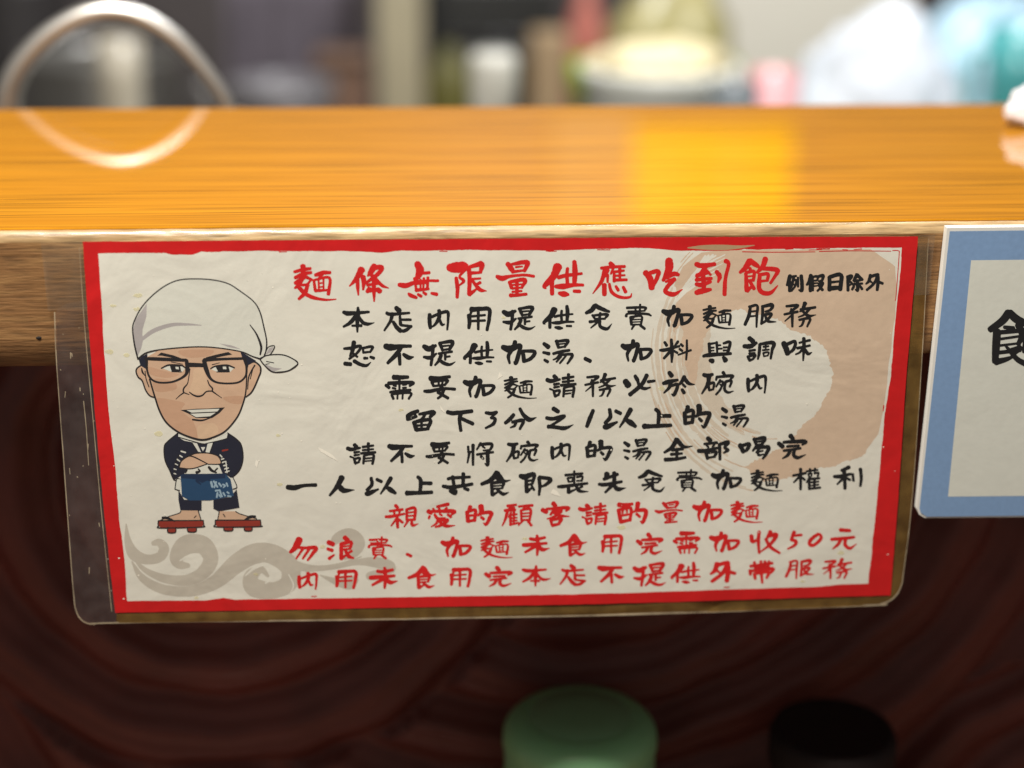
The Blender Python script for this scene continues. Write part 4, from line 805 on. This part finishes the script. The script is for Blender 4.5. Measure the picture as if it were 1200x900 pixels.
t, c, r, h = px_lathe('squeeze_bottle', 527, 30, 52, 1.0, [(0, 0), (.96, 0), (1, .02), (1, .86), (.8, .93), (.3, .97), (.2, 1), (0, 1)], M_YG, 'olive yellow squeeze bottle in front of the black oven', 'bottle', 'bottle_body')
M_WP = mat('white_plastic', (.62, .61, .54), .4, coat=.2, var=.03)
t, c, r, h = px_lathe('white_shaker', 578, 27, 62, .58, [(0, 0), (.95, 0), (1, .01), (1, .90), (1.05, .905), (1.05, .985), (.9, 1), (0, 1)], M_WP, 'white plastic shaker standing close behind the ledge', 'shaker', 'shaker_body')
t, a, b = px_box('tan_packet', 622, 668, 38, 1.0, .05, mat('tan_paper', (.32, .22, .12), .7, var=.2, scale=20), 'tan paper packet between the oven and the lime basket', 'packet', .012)
t, c, r, h = px_lathe('red_capped_bottle', 688, 24, -40, 1.1, BOT[:4]+[(1, .80), (.9, .84)]+[(.5, .9), (.5, 1), (0, 1)], mat('pinkish_red_label', (.50, .16, .12), .5, var=.2), 'pinkish red bottle above the lime basket', 'bottle', 'bottle_body')
# olive bag, lime basket, tub of noodles
c = at(785, 20, 1.85)
b_ = part('noodle_bag', lump((c.x, 1.85, (c.z+WT)/2+.01), .112, .08, (c.z-WT)/2+.05, .16, 1.6, 3, 4, (WT-c.z)/2-.008), mat('olive_yellow_bag', (.42, .37, .16), .45, coat=.4, var=.3, scale=14), None)
tag(b_, 'crumpled olive yellow bag behind the white tub', 'bag')
t, c, r, h = px_lathe('lime_basket', 768, 98, 74, .70, [(0, 0), (.78, 0), (.8, .01), (.97, .93), (1.03, .95), (1.03, 1), (.95, 1), (.94, .95), (.78, .2), (0, .2)], mat('lime_plastic', (.28, .40, .02), .35, coat=.3), 'lime green plastic basket round the white tub', 'basket', 'basket_body')
TY = 1.02; tub_c = at(775, 56, TY); tr = (at(866, 56, TY)-tub_c).length
tub = empty('noodle_tub', (tub_c.x, TY, WT), 'large round white tub heaped with pale noodles in front of the olive bag', 'tub')
part('tub_body', lathe(tub_c.x, TY, [(0, WT+.0005), (tr*.86, WT+.0005), (tr*.9, WT+.01), (tr*.98, tub_c.z-.03), (tr*1.03, tub_c.z-.028), (tr*1.03, tub_c.z-.016), (tr*.95, tub_c.z-.016), (0, tub_c.z-.022)]), mat('white_tub_plastic', (.74, .76, .70), .4, coat=.3), tub)
nb_ = part('noodle_heap', lump((tub_c.x, TY, tub_c.z-.019), tr*.92, tr*.92, .024, .25, 6, 5, 4, -.001), mat('pale_noodles', (.78, .68, .42), .5, var=.2, scale=120, bump=.5), None)
tag(nb_, 'heap of pale yellow noodles in the white tub', 'noodles')
# cream refrigerator side, grey bowl, pink cup
t, a, b = px_box('cream_fridge', 838, 1075, -60, 1.30, .3, mat('cream_enamel', (.74, .70, .58), .4, coat=.2, var=.04), 'cream coloured fridge behind the white bags', 'fridge', .012)
part('fridge_door', box(a.x+.006, b.x-.006, a.y-.025, a.y-.001, WT+.03, a.z-.015, .006), mat('cream_door', (.76, .72, .61), .35, coat=.3), t)
t, c, r, h = px_lathe('grey_bowl', 862, 27, 99, .52, [(0, 0), (.6, 0), (.9, .5), (1, 1), (.94, 1), (.8, .6), (0, .5)], mat('slate_glaze', (.13, .15, .16), .3, coat=.4), 'small slate grey bowl right of the white tub', 'bowl')
t, c, r, h = px_lathe('pink_cup', 908, 27, 84, .60, [(0, 0), (.82, 0), (.86, .02), (1, 1), (.93, 1), (.8, .3), (0, .3)], mat('pink_plastic', (.72, .34, .35), .4, coat=.3), 'pink plastic cup beside the bluish white bag', 'cup')
M_BAG = mat('bluish_white_bag', (.72, .77, .84), .45, coat=.2, var=.06, scale=8, bump=.1)
c = at(1040, 18, 1.30); b_ = part('plastic_bag', lump((c.x, 1.30, (c.z+WT)/2), .125, .09, (c.z-WT)/2+.012, .12, 1.6, 8, 5, (WT-c.z)/2+.001), M_BAG, None)
tag(b_, 'large crumpled bluish white plastic bag at the right behind the ledge', 'bag')
c = at(1160, 2, 1.70); b_ = part('plastic_bag', lump((c.x, 1.70, (c.z+WT)/2), .15, .10, (c.z-WT)/2+.012, .15, 1.8, 12, 5, (WT-c.z)/2+.001), mat('pale_sky_blue_bag', (.48, .70, .83), .4, coat=.3, var=.1, scale=9, bump=.3), None)
tag(b_, 'pale sky blue plastic bag behind the white one', 'bag')
t, c, r, h = px_lathe('black_pepper_mill', 1052, 20, 2, .93, [(0, 0), (1, 0), (.8, .1), (.6, .5), (.95, .8), (.95, .92), (.6, .97), (.7, .99), (0, 1)], M_BLK, 'black mill standing between the two plastic bags', 'mill')
t, c, r, h = px_lathe('teal_jug', 1200, 38, 34, .66, [(0, 0), (.9, 0), (.95, .01), (1, .9), (1.05, 1), (.97, 1), (.92, .9), (.85, .1), (0, .1)], mat('teal_plastic', (.07, .36, .37), .3, coat=.4), 'teal plastic jug at the right edge behind the ledge', 'jug', 'jug_body')
part('jug_handle', tube([Vector((c.x-r*.95, c.y, c.z-.02)), Vector((c.x-r*1.5, c.y, c.z-.026)), Vector((c.x-r*1.6, c.y, c.z-.09)), Vector((c.x-r*.95, c.y, c.z-.12))], .008, 12), mat('pale_teal', (.25, .55, .60), .35), t)
# crumpled napkin on the ledge at the right
c = onz(1238, 146, .0003); b_ = part('paper_napkin', lump((c.x, c.y, .0085), .024, .018, .013, .16, 2.0, 4, 5, -.008), mat('white_tissue', (.76, .73, .76), .8, var=.03, bump=.2), None)
tag(b_, 'crumpled white napkin on the ledge at its right edge', 'napkin')
# blank yellow cards, seen only reflected in the polish; glow added to strengthen that
M_YCARD = mat('yellow_card_added_glow', (.90, .56, .002), .5, var=.03, scale=8)
_b = M_YCARD.node_tree.nodes['Principled BSDF']; _b.inputs['Emission Color'].default_value = (1.0, .52, .002, 1); _b.inputs['Emission Strength'].default_value = 0.75  # glow added so the reflection shows vivid yellow
YC = 2.925
for i, (x0, x1) in enumerate(((743, 838), (842, 924))):
    a, b = mirrored(x0, 151, YC), mirrored(x1, 262, YC)
    y_ = part('glow_card', box(a.x, b.x, YC, 2.9495, a.z, b.z, .001), M_YCARD, None)
    tag(y_, ['wide', 'narrower'][i]+' plain lit yellow sign on the kitchen wall, mirrored in the ledge polish', 'sign', 'yellow cards with added glow on the kitchen wall')
a, b = mirrored(648, 128, YC), mirrored(738, 300, YC)  # unseen card added to give the pale band in the polish
y_ = part('added_cream_card', box(a.x, b.x, YC, 2.9495, a.z, b.z, .001), mat('cream_paper_card', (.50, .42, .29), .6, var=.05), None)
tag(y_, 'blank cream card added on the kitchen wall for a pale band in the ledge polish', 'card')
